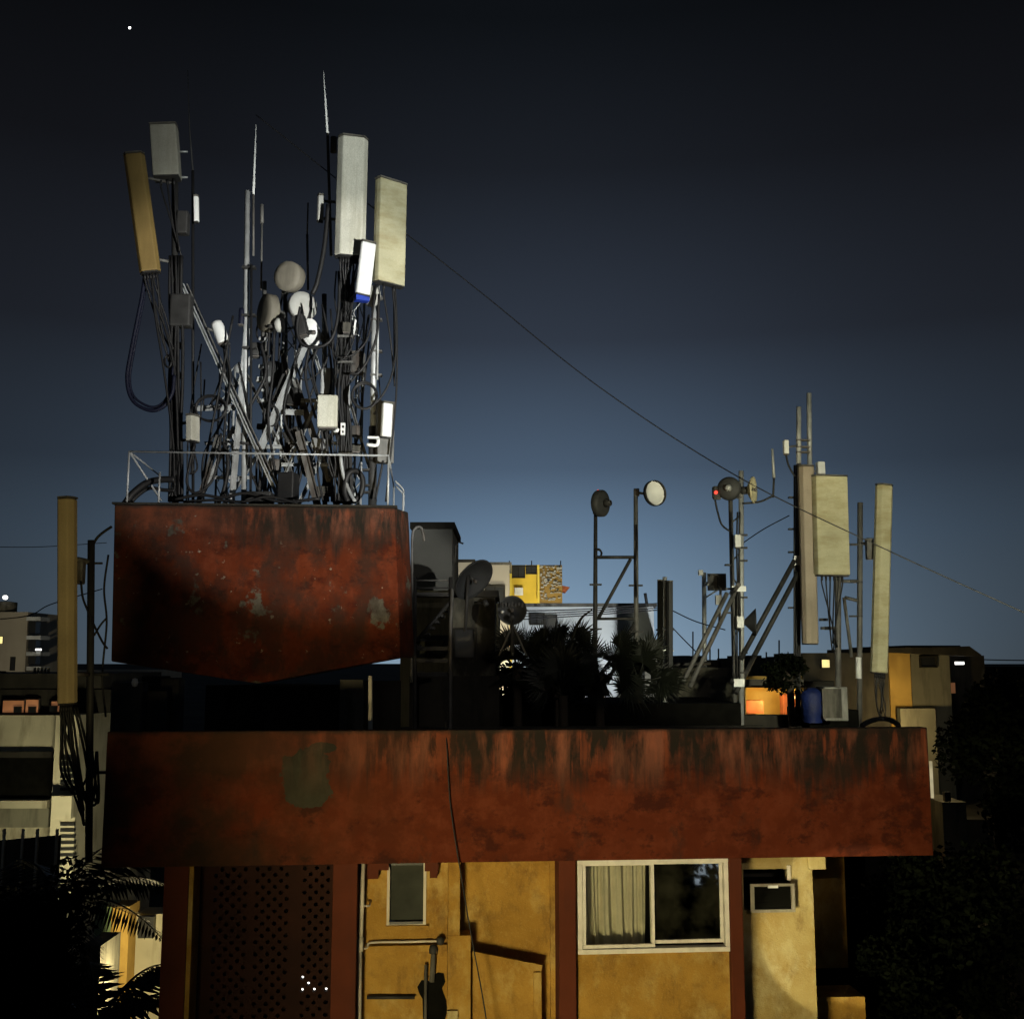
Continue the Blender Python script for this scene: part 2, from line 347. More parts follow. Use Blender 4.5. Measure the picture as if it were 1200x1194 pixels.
# street lamps and flood lamps of the lanes round the house and added fill spots, all without fixtures
spot('street_lamp_front', (-3.0, 2.0, ZC-6.8), (2.3, 13, ZC-2.4), 4700, (1,.82,.42), 60, 1.0, 1.1)
spot('front_fill_spot', (-3.0, 1.0, ZC-2.6), (-1.2, 14, ZC+.2), 1350, (1,.78,.38), 32, .9, .3)  # fill spot added for the tank and the left front
spot('flood_lamp_corner', (-2.6, 2.6, ZC-4.2), W(1006,1092,13.6), 4600, (1,.90,.55), 9.8, .16, .03)
spot('flood_lamp_white', (9, -3, ZC-1.5), W(530,330,15.6), 17000, (.97,1,.93), 23, .7, .06)
spot('flood_lamp_roof_edge', (5.5, 1.0, ZC+1.5), W(850,800,13.3), 900, (1,.88,.74), 30, .9, .05)
spot('tank_band_spot', (9, -3, ZC-1.4), W(385,474,14.7), 14500, (1,.95,.86), 16.4, .34, .05)  # added spot, cone edge shaped to bound the tank's lit band
spot('left_panel_spot', (0.2, 3, ZC-3.2), (-6.6, 13, ZC+.75), 950, (1,.80,.36), 21, .35, .1)  # narrow spot added for the left panel alone
spot('street_lamp_far_left', (-12, 1, ZC-6), W(165,250,15.3), 260, (1,.70,.24), 15, .8, .2)
spot('street_lamp_right', (6.5, 6.5, ZC+.6), W(905,640,20.6), 5200, (1,.95,.66), 34, .5, .2)
spot('cabin_fill_spot', (6.5, 4, ZC+.8), W(520,680,19), 4200, (1,.97,.86), 9, .6, .1)  # spot added to brighten the roof cabin
spot('lane_lamp_back', (6.5, 27.5, ZC-4.8), W(690,715,40), 7500, (.92,.97,1), 60, .6, .3)
spot('lane_lamp_yellow_house', (2.6, 48.5, ZC-5), W(600,680,60), 6500, (1,.9,.62), 75, .5, .3)
spot('lane_lamp_beige_house', (-.8, 42, ZC-3.5), W(563,680,51), 4200, (1,.95,.8), 70, .6, .3)
spot('lane_lamp_terrace', (-10.2, 25.6, ZC-5.0), W(30,885,30), 560, (1,.90,.55), 110, .6, .3)
spot('lane_lamp_tower', (-52, 100, 2), W(10,750,150), 22000, (1,.88,.62), 40, .5, .5)
def point(name, loc, watts, col, size=.06):
    d = bpy.data.lights.new(name, 'POINT'); d.energy = watts; d.color = col; d.shadow_soft_size = size
    o = bpy.data.objects.new(name, d); C.objects.link(o); o.location = loc
point('yard_lamp_right', W(1056,835,26.4), 95, (1,.72,.3))
point('grey_house_fill', W(1092,845,25.2), 22, (1,.9,.66))  # dim fill light added for the grey house

# ---------------------------------------------------------------- setting
g = MB(); N = 48
pts = [Vector((6000*math.cos(2*math.pi*k/N), 6000*math.sin(2*math.pi*k/N), 0)) for k in range(N)]
g.add(pts, [tuple(range(N))]); o = g.build('ground', M['asphalt'], None, origin=(0,0,0)); o['kind'] = 'structure'
st = MB(); st.lathe(W(152,33,3000), (0,1,0), [(0,-3.4)] + [(3.4*math.sin(math.pi*i/8), -3.4*math.cos(math.pi*i/8)) for i in range(1,8)] + [(0,3.4)], 12)
tag(st.build('star', M['g_star']), 'single bright white star high in the upper left night sky', 'star')

# house frame: u along the front, v into the building, w height above eye level
_r = ray(122, 935); P0 = Vector((_r.x/_r.y*12.6, 12.6, 0)); _r = ray(1090, 920); P1 = Vector((_r.x/_r.y*13.4, 13.4, 0))
UU = (P1 - P0).normalized(); VV = Vector((-UU.y, UU.x, 0)); LEN = (P1 - P0).length
ANG = math.atan2(UU.y, UU.x)
def L(u, v, w): return P0 + UU*u + VV*v + Vector((0, 0, ZC + w))
def H(px, py, v):
    r = ray(px, py); o = P0 + VV*v
    t = (o.dot(VV)) / (r.dot(VV)); p = r*t
    return (p - P0).dot(UU), p.z
def hu(px, v, py=1080): return H(px, py, v)[0]
def hw(px, py, v): return H(px, py, v)[1]


# ---------------------------------------------------------------- the orange house
T_, B_ = -.775, -2.245
house = thing('house', 'orange-red rooftop house with ochre walls and a deep plain parapet band', 'house', P0, ANG)
pz = 12 + T_
u_p = hu(359, 0, 912)
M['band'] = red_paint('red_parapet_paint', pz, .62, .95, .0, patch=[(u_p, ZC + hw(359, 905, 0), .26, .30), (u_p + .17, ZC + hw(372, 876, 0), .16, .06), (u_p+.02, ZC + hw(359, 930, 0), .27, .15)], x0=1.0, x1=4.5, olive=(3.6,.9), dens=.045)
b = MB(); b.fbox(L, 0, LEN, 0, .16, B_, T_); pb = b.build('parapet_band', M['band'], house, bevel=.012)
b = MB(); b.fbox(L, .0, .16, .163, 5.9, B_, -1.45); b.fbox(L, LEN-.16, LEN, .163, 5.9, B_, -1.45); b.fbox(L, .163, LEN-.163, 5.74, 5.9, -1.7, T_-.3)
b.build('side_parapet', M['shade'], house)
b = MB(); b.fbox(L, .163, LEN-.163, .163, 5.737, -1.9, -1.72); b.build('roof_slab', M['roofd'], house)
b = MB(); b.fbox(L, .0, LEN, .165, 1.6, B_+.003, B_+.12); b.build('soffit', M['redpil'], house)
BOT = -12.0; TOPW = B_ - .002
# pillars
def pil(px0, px1, v0, v1, m='redpil', name='pillar', bot=BOT):
    b = MB(); b.fbox(L, hu(px0, v0), hu(px1, v0), v0, v1, bot, TOPW); return b.build(name, M[m], house, bevel=.008)
pil(190, 219, .06, .46); pil(389, 418, .06, .55); pil(655, 675, .06, .5); pil(856, 871, .06, .75)
b = MB(); b.fbox(L, hu(219,.06)+.002, hu(219,.06)+.05, .09, .49, BOT, TOPW-.001); b.build('pillar_trim', M['ochre'], house)
# perforated terracotta screen with real round holes
gu0, gu1, gv = hu(219,.06)+.055, hu(394,.5), .5
grille = MB(); pitch = .066; nx = int((gu1-gu0)/pitch); pitch = (gu1-gu0)/nx; nz = 34
mull = [int(nx*.36), int(nx*.38), int(nx*.68), int(nx*.70), 0, 1, nx-1]
for j in range(nz):
    w1 = TOPW - .02 - j*pitch; w0 = w1 - pitch
    for i in range(nx):
        a0, a1 = gu0 + i*pitch, gu0 + (i+1)*pitch
        if i in mull or (i + j) % 2: grille.add([L(a0,gv,w0),L(a1,gv,w0),L(a1,gv,w1),L(a0,gv,w1)], [(0,1,2,3)]); continue
        cx, cw = (a0+a1)/2, (w0+w1)/2; r = pitch*.36
        ring = [(math.cos(math.pi*(k+.5)/4), math.sin(math.pi*(k+.5)/4)) for k in range(8)]
        sq = [(1,.41),(.41,1),(-.41,1),(-1,.41),(-1,-.41),(-.41,-1),(.41,-1),(1,-.41)]
        co = [(1,1),(-1,1),(-1,-1),(1,-1)]
        h = pitch/2
        vs = [L(cx+r*x, gv, cw+r*y) for x, y in ring] + [L(cx+h*x, gv, cw+h*y) for x, y in sq] + [L(cx+r*x, gv+.04, cw+r*y) for x, y in ring] + [L(cx+h*x, gv, cw+h*y) for x, y in co]
        fs = [(k, (k+1)%8, 8+(k+1)%8, 8+k) for k in range(8)] + [(k, 16+k, 16+(k+1)%8, (k+1)%8) for k in range(8)]
        fs += [(8+0, 24, 8+1), (8+2, 25, 8+3), (8+4, 26, 8+5), (8+6, 27, 8+7)]
        grille.add(vs, fs)
grille.build('perforated_screen', M['jali'], house)
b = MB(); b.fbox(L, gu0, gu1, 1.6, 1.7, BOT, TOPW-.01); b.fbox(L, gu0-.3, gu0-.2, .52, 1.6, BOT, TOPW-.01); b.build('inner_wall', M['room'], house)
b = MB(); b.fbox(L, gu0, gu1, .495, .545, BOT, TOPW-.025-nz*pitch); b.build('screen_sill', M['jali'], house)
sl = W(368, 1160, 13.15)
hu_, hw_ = H(369, 1160, gv); gi0 = round((hu_-gu0)/pitch-.5) - 3; gj0 = round((TOPW-.02-hw_)/pitch-.5)
if (gi0+gj0) % 2: gi0 += 1
for gi, gj in ((gi0,gj0),(gi0+2,gj0),(gi0+4,gj0),(gi0+6,gj0),(gi0+1,gj0-1),(gi0,gj0-2)):
    b = MB(); c = L(gu0+(gi+.5)*pitch, gv+.06, TOPW-.02-(gj+.5)*pitch); b.lathe(c, (0,0,1), [(.0,-.016),(.009,-.011),(.013,0),(.009,.011),(0,.016)], 10)
    tag(b.build('fairy_light', M['g_white']), 'tiny white light bulb glowing through the holes of the dark perforated screen', 'light bulb', 'tiny white lights behind the perforated screen')

# wall C with louvre window
vC = .38
def wallhole(u0, u1, w0, w1, holes, v0, v1, name, m):
    """a wall slab with rectangular openings"""
    b = MB(); us = sorted({u0, u1, *[h[0] for h in holes], *[h[1] for h in holes]}); ws = sorted({w0, w1, *[h[2] for h in holes], *[h[3] for h in holes]})
    for i in range(len(us)-1):
        for j in range(len(ws)-1):
            cu, cw = (us[i]+us[i+1])/2, (ws[j]+ws[j+1])/2
            if any(h[0] < cu < h[1] and h[2] < cw < h[3] for h in holes): continue
            b.fbox(L, us[i], us[i+1], v0, v1, ws[j], ws[j+1])
    # weld inner faces away
    ob = b.build(name, m, house)
    import bmesh
    bm = bmesh.new(); bm.from_mesh(ob.data); bmesh.ops.remove_doubles(bm, verts=bm.verts, dist=1e-4)
    seen = {}
    for f in bm.faces: seen.setdefault(frozenset(v.index for v in f.verts), []).append(f)
    bmesh.ops.delete(bm, geom=[f for k in seen.values() if len(k) > 1 for f in k], context='FACES')
    bm.to_mesh(ob.data); bm.free(); return ob
lu0, lu1, lw0, lw1 = hu(455,vC), hu(497,vC), hw(476,1083,vC), hw(476,1007,vC)
wallhole(hu(425,vC), hu(527,vC), BOT, TOPW, [(lu0,lu1,lw0,lw1)], vC, vC+.15, 'front_wall', M['ochre'])
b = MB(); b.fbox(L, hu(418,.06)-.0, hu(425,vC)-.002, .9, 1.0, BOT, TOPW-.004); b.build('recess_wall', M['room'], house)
lw = MB()
for a in ((lu0-.02,lu0+.012,lw0,lw1),(lu1-.012,lu1+.02,lw0,lw1)): lw.fbox(L, a[0],a[1], vC-.02, vC+.06, a[2], a[3])
lw.fbox(L, lu0+.012, lu1-.012, vC-.02, vC+.06, lw1-.012, lw1); lw.fbox(L, lu0+.012, lu1-.012, vC-.02, vC+.06, lw0, lw0+.008)
lf = lw.build('louvre_window', M['pvc'], house)
for z0_, z1_ in ((lw1-.06, lw1-.013), (lw0+.009, lw0+.035)):
    b = MB(); b.fbox(L, lu0+.014, lu1-.014, vC-.015, vC+.07, z0_, z1_); b.build('rail', M['shut'], lf)
sb = MB()
for k in range(7):
    w = lw0 + .05 + k*(lw1-lw0-.1)/7
    sb.add([L(lu0+.014,vC+.02,w), L(lu1-.014,vC+.02,w), L(lu1-.014,vC+.05,w+.102), L(lu0+.014,vC+.05,w+.102), L(lu0+.014,vC+.026,w), L(lu1-.014,vC+.026,w), L(lu1-.014,vC+.056,w+.102), L(lu0+.014,vC+.056,w+.102)], [(0,1,2,3),(7,6,5,4),(0,4,5,1),(2,6,7,3)])
sb.build('louvre_slat', pm('louvre_glass', (.05,.055,.045), .15, .25, 3, spec=.6), lf)
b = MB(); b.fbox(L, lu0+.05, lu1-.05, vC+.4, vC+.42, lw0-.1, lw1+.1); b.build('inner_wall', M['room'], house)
b = MB(); b.fbox(L, lu0-.03, lu1+.05, vC-.035, vC-.002, lw0-.05, lw0-.006); b.build('sill', M['ochre'], house)
for (a, c, ya, yb) in ((430,455,997,1017),(430,443,1017,1027),(497,513,997,1019),(503,512,1019,1027)):
    b = MB(); b.fbox(L, hu(a,vC), hu(c,vC)-.001, vC-.12+(.004 if ya>1010 else 0), vC-.002, hw(460,yb,vC), min(TOPW-.002, hw(460,ya,vC))); b.build('corbel', M['redpil'], house)
b = MB(); b.fbox(L, hu(430,vC), hu(524,vC), vC-.05, vC-.002, hw(460,1112,vC)-.02, hw(460,1108,vC)+.012); b.build('ledge', M['ochre'], house)
# pilaster D, wall E, stair parapet
b = MB(); b.fbox(L, hu(525,.2), hu(539,.2), .2, .75, hw(530,1096,.2), TOPW); b.fbox(L, hu(525,.2), hu(552,.2), .203, .75, BOT, hw(530,1096,.2)-.001); b.build('pilaster', M['ochre'], house, bevel=.006)
b = MB(); b.fbox(L, hu(536,.48), hu(660,.48), .48, .75, BOT, TOPW-.001); b.build('front_wall', M['ochre'], house)
vS = .3
sp_ = [H(552.6,1118,vS), H(634,1134,vS), H(636,1260,vS), H(552.6,1260,vS)]
b = MB(); b.prism([L(u,vS,w) for u,w in sp_], VV*.3)
b.build('stair_parapet', M['ochre'], house, bevel=.008)
fr = MB()
def strip(p, q, wd): 
    a, c = H(*p, vS), H(*q, vS); d = Vector((c[0]-a[0], 0, c[1]-a[1])); nrm = Vector((-d.z,0,d.x)).normalized()*wd
    fr.prism([L(a[0],vS-.03,a[1]), L(c[0],vS-.03,c[1]), L(c[0]+nrm.x,vS-.03,c[1]+nrm.z), L(a[0]+nrm.x,vS-.03,a[1]+nrm.z)], VV*.028)
strip((551.9,1121),(634,1137),.07); strip((634,1138),(635,1240),-.09)
fr.build('coping', M['ochre'], house)
b = MB(); b.fbox(L, hu(645,.42), hu(651,.42), .42, .478, BOT, TOPW-.002); b.build('wall_rib', M['ochre'], house)
# wall G + sliding window
vG = .12; gw0, gw1 = hw(765,1116,vG), hw(765,996,vG)
gu_0, gu_1 = hu(677,vG), hu(855,vG)
gt = min(gw1, TOPW-.002)
wallhole(hu(675.5,vG), hu(856,vG), BOT, TOPW, [(gu_0+.02,gu_1-.02,gw0+.02,TOPW)], vG+.03, vG+.18, 'front_wall', M['ochre'])
win = MB(); fw = .055
win.fbox(L, gu_0, gu_1, vG-.02, vG+.1, gw0, gw0+fw); win.fbox(L, gu_0, gu_1, vG-.02, vG+.1, TOPW-.002-fw, TOPW-.002)
win.fbox(L, gu_0, gu_0+fw, vG-.018, vG+.098, gw0+fw, TOPW-.002-fw); win.fbox(L, gu_1-fw, gu_1, vG-.018, vG+.098, gw0+fw, TOPW-.002-fw)
wf = win.build('sliding_window', M['alu'], house, bevel=.006)
mid = hu(765, vG)
def sash(u0, u1, v, w0, w1, t=.04):
    s = MB(); s.fbox(L, u0, u1, v, v+.03, w0, w0+t); s.fbox(L, u0, u1, v, v+.03, w1-t*.5, w1)
    s.fbox(L, u0, u0+t, v+.001, v+.029, w0+t, w1-t*.5); s.fbox(L, u1-t, u1, v+.001, v+.029, w0+t, w1-t*.5)
    return s.build('sash', M['alu'], wf, bevel=.004)
wb, wt = gw0+fw+.004, TOPW-.004-fw
sash(gu_0+fw+.003, mid+.025, vG+.0, wb, wt); sash(mid-.02, gu_1-fw-.003, vG+.04, wb+.03, wt)
for (u0,u1,v,mm) in ((gu_0+fw+.03, mid, vG+.014, 'glassd'), (mid+.015, gu_1-fw-.03, vG+.054, 'glassr')):
    b = MB(); b.fbox(L, u0, u1, v, v+.006, wb+.03, wt-.01); b.build('pane', M[mm], wf)
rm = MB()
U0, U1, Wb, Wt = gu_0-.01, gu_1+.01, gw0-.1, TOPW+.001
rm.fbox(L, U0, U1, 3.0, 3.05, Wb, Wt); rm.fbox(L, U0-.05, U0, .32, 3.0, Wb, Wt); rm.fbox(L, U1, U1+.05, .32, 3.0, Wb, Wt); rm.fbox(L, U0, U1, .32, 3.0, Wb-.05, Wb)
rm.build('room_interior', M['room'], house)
# curtain: a pleated cloth sheet behind the left pane
cu = MB(); nU, nW = 90, 14; vs = []
c0, c1 = hu(686,vG+.2), hu(760,vG+.2)
for j in range(nW+1):
    for i in range(nU+1):
        t = i/nU; s = j/nW
        ph = t*6.3*2*math.pi*.82 + .8*math.sin(t*7) + .25*math.sin(s*3+t*3)
        dep = .045*(.5+.5*s)*math.sin(ph) + .018*math.sin(ph*2.3+1)
        lean = (t - .5)*(-.06)*s
        vs.append(L(c0 + (c1-c0)*t + lean + .015*math.sin(ph*.5)*s, vG+.22+dep, TOPW-.03 + (gw0-.15-TOPW)*s))
cu.add(vs, [(j*(nU+1)+i, j*(nU+1)+i+1, (j+1)*(nU+1)+i+1, (j+1)*(nU+1)+i) for j in range(nW) for i in range(nU)], True)
tag(cu.build('curtain', M['curt']), 'pale pleated curtain hanging behind the left pane of the white sliding window', 'curtain')
# wall I, AC, wall J
vI = .45
au0, au1, aw0, aw1 = hu(872.5,vI), hu(928,vI), hw(900,1066,vI), hw(900,1018,vI)
M['ochre_r'] = M['cream']
wallhole(hu(870,vI), hu(954,vI), BOT, TOPW-.001, [(au0,au1,aw0,aw1)], vI, vI+.2, 'front_wall', M['cream'])
b = MB(); b.fbox(L, hu(951,vI+.2), hu(954,vI), vI+.201, 3.2, BOT, TOPW-.002); b.build('return_wall', M['cream'], house)
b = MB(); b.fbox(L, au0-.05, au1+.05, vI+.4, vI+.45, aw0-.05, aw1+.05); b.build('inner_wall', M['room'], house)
b = MB(); b.fbox(L, hu(948.5,vI), hu(969,vI), vI-.04, vI+.3, hw(960,1018,vI), TOPW-.003); b.build('beam_end', M['cream'], house, bevel=.01)
b = MB(); b.fbox(L, hu(945,2.2), hu(992,2.2), 2.2, 2.4, hw(970,1134,2.2), TOPW+.01); b.build('rear_wall', M['walldk'] if 0 else M['ochre'], house)
b = MB(); b.fbox(L, hu(954,1.0)+.01, hu(1010,1.0), 1.0, 1.5, hw(980,1230,1.0), hw(980,1168,1.0)); b.build('low_wall', M['ochre'], house)
ac = thing('air_conditioner', 'old window air conditioner with pale frame and dark front in the right wall', 'air conditioner', L((au0+au1)/2, vI, aw0), ANG)
b = MB(); x0, x1, z0, z1 = au0+.055, au1-.005, aw0+.01, aw1-.155
b.fbox(L, x0, x1, vI-.1, vI+.35, z0, z1+.0); b.build('casing', M['near_black'], ac)
b = MB(); t = .035
for q in ((x0-.01,x1+.01,z0-.01,z0+t-.01),(x0-.01,x1+.01,z1-t*.6,z1+.012),(x0-.01,x0+t,z0+t-.01,z1-t*.6),(x1-t,x1+.01,z0+t-.01,z1-t*.6)): b.fbox(L, q[0],q[1], vI-.135, vI-.102, q[2], q[3])
b.build('front_frame', M['conc2'], ac, bevel=.005)
b = MB()
for k in range(9): b.fbox(L, x0+t, x1-t, vI-.112, vI-.103, z0+.04+k*.026, z0+.05+k*.026)
b.build('front_grille', M['near_black'], ac)
b = MB(); b.fbox(L, (x0+x1)/2-.06, (x0+x1)/2+.06, vI-.15, vI-.136, z1-.035, z1-.005); b.build('control_panel', M['white'], ac)
b = MB(); b.fbox(L, au1-.045, au1-.005, vI-.03, vI-.004, aw1-.13, aw1+.04); b.build('side_bracket', M['pvc'], ac)
# pipes on the ochre wall
vp = .25
def P(px, py, v): u, w = H(px, py, v); return L(u, v, w)
dp = thing('drain_pipe', 'white vertical drain pipe between the red pillar and the ochre wall', 'pipe', P(424,1240,vp))
b = MB(); b.tube([P(426,1004,vp), P(422.5,1100,vp)], .026, 12); b.tube([P(422,1112,vp), P(420,1240,vp)], .026, 12); b.build('pipe', M['pvc'], dp)
b = MB(); b.tube([P(422.6,1098,vp), P(422,1114,vp)], .036, 12); b.build('coupling', M['pvc'], dp)
b = MB(); b.tube([P(424,1061,vp), P(433,1061,vp+.05), P(434,1054,vp+.13)], .012, 8); b.build('branch', M['pvc'], dp)
b = MB(); b.tube(spline([P(422,1111,vp), P(430,1110,vC-.06), P(436,1104,vC-.03), P(480,1103,vC-.03), P(516,1102,vC-.03)]), .014, 8); cn = b.build('conduit_pipe', M['pvc']); tag(cn, 'thin horizontal conduit crossing the ochre wall below the louvre window', 'pipe')
b = MB(); b.lathe(P(516,1102,vC-.06), VV, [(0,-.02),(.045,-.02),(.045,.05),(0,.05)], 14); b.build('end_cap', M['dark'], cn)
b = MB(); b.tube([P(430,1168,vC-.03), P(486,1168,vC-.03)], .022, 8); tag(b.build('stub_pipe', M['dark']), 'dark horizontal pipe stub low on the ochre wall left of the black stain', 'pipe')
b = MB(); b.tube([P(508,1115,vC-.05), P(506,1150,vC-.05)], .03, 10); vt = b.build('vent_pipe', M['conc']); tag(vt, 'short grey vertical vent pipe with round black cap on the ochre wall', 'pipe')
b = MB(); b.lathe(P(508,1112,vC-.05), (0,0,1), [(0,-.05),(.05,-.04),(.055,0),(.04,.045),(0,.06)], 14); b.build('cap', M['dark'], vt)
b = MB(); b.tube([P(499,1130,vC-.05), P(498,1240,vC-.05)], .018, 8); tag(b.build('thin_pipe', M['conc']), 'thin vertical pipe left of the capped vent pipe on ochre wall', 'pipe')
b = MB(); blob = [(489,1156),(494,1148),(503,1149),(507,1143),(513,1139),(520,1140),(522,1150),(518,1158),(523,1172),(524,1185),(519,1205),(496,1205),(495,1170),(491,1163)]
b.prism([P(x,y,vC-.006) for x,y in blob][::-1], VV*.004)
b.build('broken_plaster', M['near_black'], house)
b = MB(); b.fbox(L, hu(525,.17), hu(537,.17), .165, .199, BOT, hw(530,1184,.17)); b.build('pilaster_base', M['cream'], house)

# hanging wire down the front
b = MB(); b.tube(spline([P(522,846,.08), P(524,880,-.03), P(528,945,-.04), P(541,1030,-.05), P(553,1100,-.05), P(566,1170,-.06), P(575,1230,-.06)]), .0075, 6)
tag(b.build('hanging_wire', M['black']), 'single thin black wire hanging diagonally down the front of the red parapet', 'wire')

# ---------------------------------------------------------------- water tank on the roof
vT = 2.0; DT = 2.7
tkr = thing('water_tank', 'big red rust-stained concrete water tank with sloping underside on the roof', 'water tank', L(*(lambda q: (q[0], vT, q[1]))(H(300,850,vT))), ANG)
prof = [H(x,y,vT) for x,y in ((134,593),(463,593),(470,770),(302,801),(130,775))]
zt = 12 + (prof[0][1]+prof[1][1])/2
lu_ = (Vector((tkr.location.x, tkr.location.y, 0)) - P0).dot(UU)
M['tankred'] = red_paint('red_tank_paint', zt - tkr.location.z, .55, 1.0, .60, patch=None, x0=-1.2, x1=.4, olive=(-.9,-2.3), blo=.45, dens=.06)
# re-create X origin: local x of the tank is measured from its own base
b = MB(); TW = (prof[0][1]+prof[1][1])/2
pr = [(prof[0][0], TW), (prof[1][0], TW)] + prof[2:]
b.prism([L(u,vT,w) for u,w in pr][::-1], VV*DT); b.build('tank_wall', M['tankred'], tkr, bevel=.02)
u1_ = pr[1][0]; ub = pr[2][0]; wb_ = pr[2][1]
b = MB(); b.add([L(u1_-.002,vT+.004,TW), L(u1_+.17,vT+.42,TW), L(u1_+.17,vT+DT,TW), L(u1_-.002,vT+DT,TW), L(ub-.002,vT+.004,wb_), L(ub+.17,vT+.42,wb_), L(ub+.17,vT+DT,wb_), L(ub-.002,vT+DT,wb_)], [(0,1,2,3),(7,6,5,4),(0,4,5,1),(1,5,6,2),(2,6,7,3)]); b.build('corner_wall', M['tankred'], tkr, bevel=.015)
b = MB(); b.fbox(L, pr[0][0]-.03, pr[1][0]+.03, vT-.03, vT+DT+.03, TW+.002, TW+.03); b.build('top_slab', M['shade'], tkr, bevel=.008)
for (px, v) in ((180,vT+.9),(412,vT+.9)):
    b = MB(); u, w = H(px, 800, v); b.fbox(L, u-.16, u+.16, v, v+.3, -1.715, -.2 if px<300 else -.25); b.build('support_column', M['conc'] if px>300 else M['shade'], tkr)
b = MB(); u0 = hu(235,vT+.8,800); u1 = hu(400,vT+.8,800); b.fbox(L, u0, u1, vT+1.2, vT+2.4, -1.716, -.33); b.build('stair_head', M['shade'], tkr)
b = MB(); b.tube([P(434,945,.6), P(434,792,.6)], .028, 10); sp1 = b.build('stand_pipe', M['pvc']); tag(sp1, 'short white stand pipe rising behind the parapet under the tank', 'pipe')
# stair head wall right of tank support
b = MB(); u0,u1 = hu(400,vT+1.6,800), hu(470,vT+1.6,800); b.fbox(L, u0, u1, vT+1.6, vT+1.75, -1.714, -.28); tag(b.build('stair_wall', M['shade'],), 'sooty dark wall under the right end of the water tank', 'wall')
ZT = TW + .031                                             # deck on top of the tank
def deck(px, Y): return Vector((W(px, 560, Y).x, Y, ZC + ZT))
# railing round the tank top
rail = thing('roof_railing', 'thin steel pipe railing around the top of the red water tank', 'railing', L(pr[0][0], vT, TW))
def on(px, v): u = hu(px, v, 560); return L(u, v, ZT)
rh = hw(300,534,vT+.05) - TW
def up(p, h): return p + Vector((0,0,h))
A, Bp = on(150,vT+.06), on(455,vT+.06)
Cc, Dd = L(hu(455,vT+.06,560)+.02, vT+DT-.1, ZT), L(hu(150,vT+.06,560), vT+DT-.1, ZT)
b = MB(); b.tube([up(A,rh), up(Bp,rh)], .014); b.tube([up(Bp,rh), up(Cc,rh*.95)], .011); b.tube([up(A,rh), up(Dd,rh*.95)], .011); b.build('top_rail', M['galv'], rail)
for p, h in ((A,rh),(Bp,rh),(Cc,rh*.95),(Dd,rh*.95),(on(187,vT+.06),rh*.6)):
    b = MB(); b.tube([p, up(p,h)], .014); b.build('post', M['galv'], rail)
b = MB(); b.tube([up(A,rh), on(190,vT+.5)+Vector((0,0,.1))], .014); b.build('brace', M['galv'], rail)
lad = thing('ladder_handrail', 'bent handrail hoop of the access ladder at the tank right edge', 'ladder', L(pr[1][0], vT+DT*.5, TW))
for v in (vT+1.2, vT+1.7):
    q = L(pr[1][0]+.09, v, TW); b = MB(); b.tube(spline([q+Vector((0,0,-1.9)), q+Vector((0,0,.2)), q+Vector((0,0,.42)), q+UU*(-.12)+Vector((0,0,.56))],5), .013); b.build('handrail', M['galv'], lad)
b = MB()
for k in range(6): b.tube([L(pr[1][0]+.09, vT+1.2, TW-.1-k*.3), L(pr[1][0]+.09, vT+1.7, TW-.1-k*.3)], .009)
b.build('rung', M['galv'], lad)
b = MB(); q = lambda px,py: W(px,py,16.2)
b.tube(spline([q(482,800), q(483,700), q(483,632), q(487,619), q(493,618), q(496,626), q(497,634)]), .02, 8); tag(b.build('gooseneck_pipe', M['steel']), 'tall hooked overflow pipe beside the right side of the tank', 'pipe')

# ---------------------------------------------------------------- antenna kit
def axes_of(bp, tp, yaw):
    Z = (tp - bp).normalized(); X = Vector((math.cos(R(yaw)), math.sin(R(yaw)), 0)); X = (X - Z*X.dot(Z)).normalized()
    return X, Z.cross(X), Z
def panel(name, label, bot, top, Y, wpx, depth, yaw, m, cat='antenna', group=None, mast=None, dY=0, leads=0, leadto=None, notch=False, side=1, chamf=.28, leadlen=.5, mdir=None):
    """a sector antenna: radome with chamfered front, end cap, brackets to its mast, jumper leads below"""
    bp, tp = W(*bot, Y), W(*top, Y + dY); X, Yv, Z = axes_of(bp, tp, yaw); h = (tp-bp).length; w = pxm(wpx, Y)/2; c = w*chamf
    t = thing(name, label, cat, bp, 0, group)
    pts = [(-w, depth*.45), (-w, -depth*.05), (-w+c, -depth*.5), (w-c, -depth*.5), (w, -depth*.05), (w, depth*.45)]
    b = MB(); b.prism([bp + X*x + Yv*y for x, y in pts], Z*h); ob = b.build('radome', m, t, bevel=min(.018, w*.2))
    b = MB(); b.prism([bp + X*(x*.94) + Yv*(y*.94) - Z*.02 for x, y in pts], Z*.018); b.build('end_cap', M['dark'] if depth < .3 else M['conc'], t)
    b = MB(); b.prism([bp + X*(x*1.02) + Yv*(y*1.02) + Z*(h+.004) for x, y in pts], Z*.022); b.build('top_cap', M['conc'], t)
    if mast:
        for f in (.14, .84):
            p = bp + Z*(h*f) + Yv*(depth*.4)
            mt = Vector(mast(p)); b = MB(); b.tube([p, mt], .022, 6); b.obox(p, X, Yv, Z, min(.14, w), .05, .10); b.build('bracket', M['steel'], t)
    for k in range(leads):
        x = (-.7 + 1.4*(k+.5)/leads)*w
        s0 = bp + X*x - Z*.02
        e = (Vector(leadto) + Vector((rnd.uniform(-.06,.06), rnd.uniform(-.05,.05), rnd.uniform(-.1,.1)))) if leadto is not None else s0 - Vector((0,0,leadlen))
        m1 = s0 - Z*(.12 + .06*rnd.random()); m2 = m1.lerp(e, .5) + Vector((rnd.uniform(-.05,.05), rnd.uniform(-.05,.05), -.05))
        b = MB(); b.tube(spline([s0, m1, m2, e], 5), .013, 6); b.tube([s0, s0 - Z*.08], .02, 6); b.build('lead', M['black'], t)
    return t
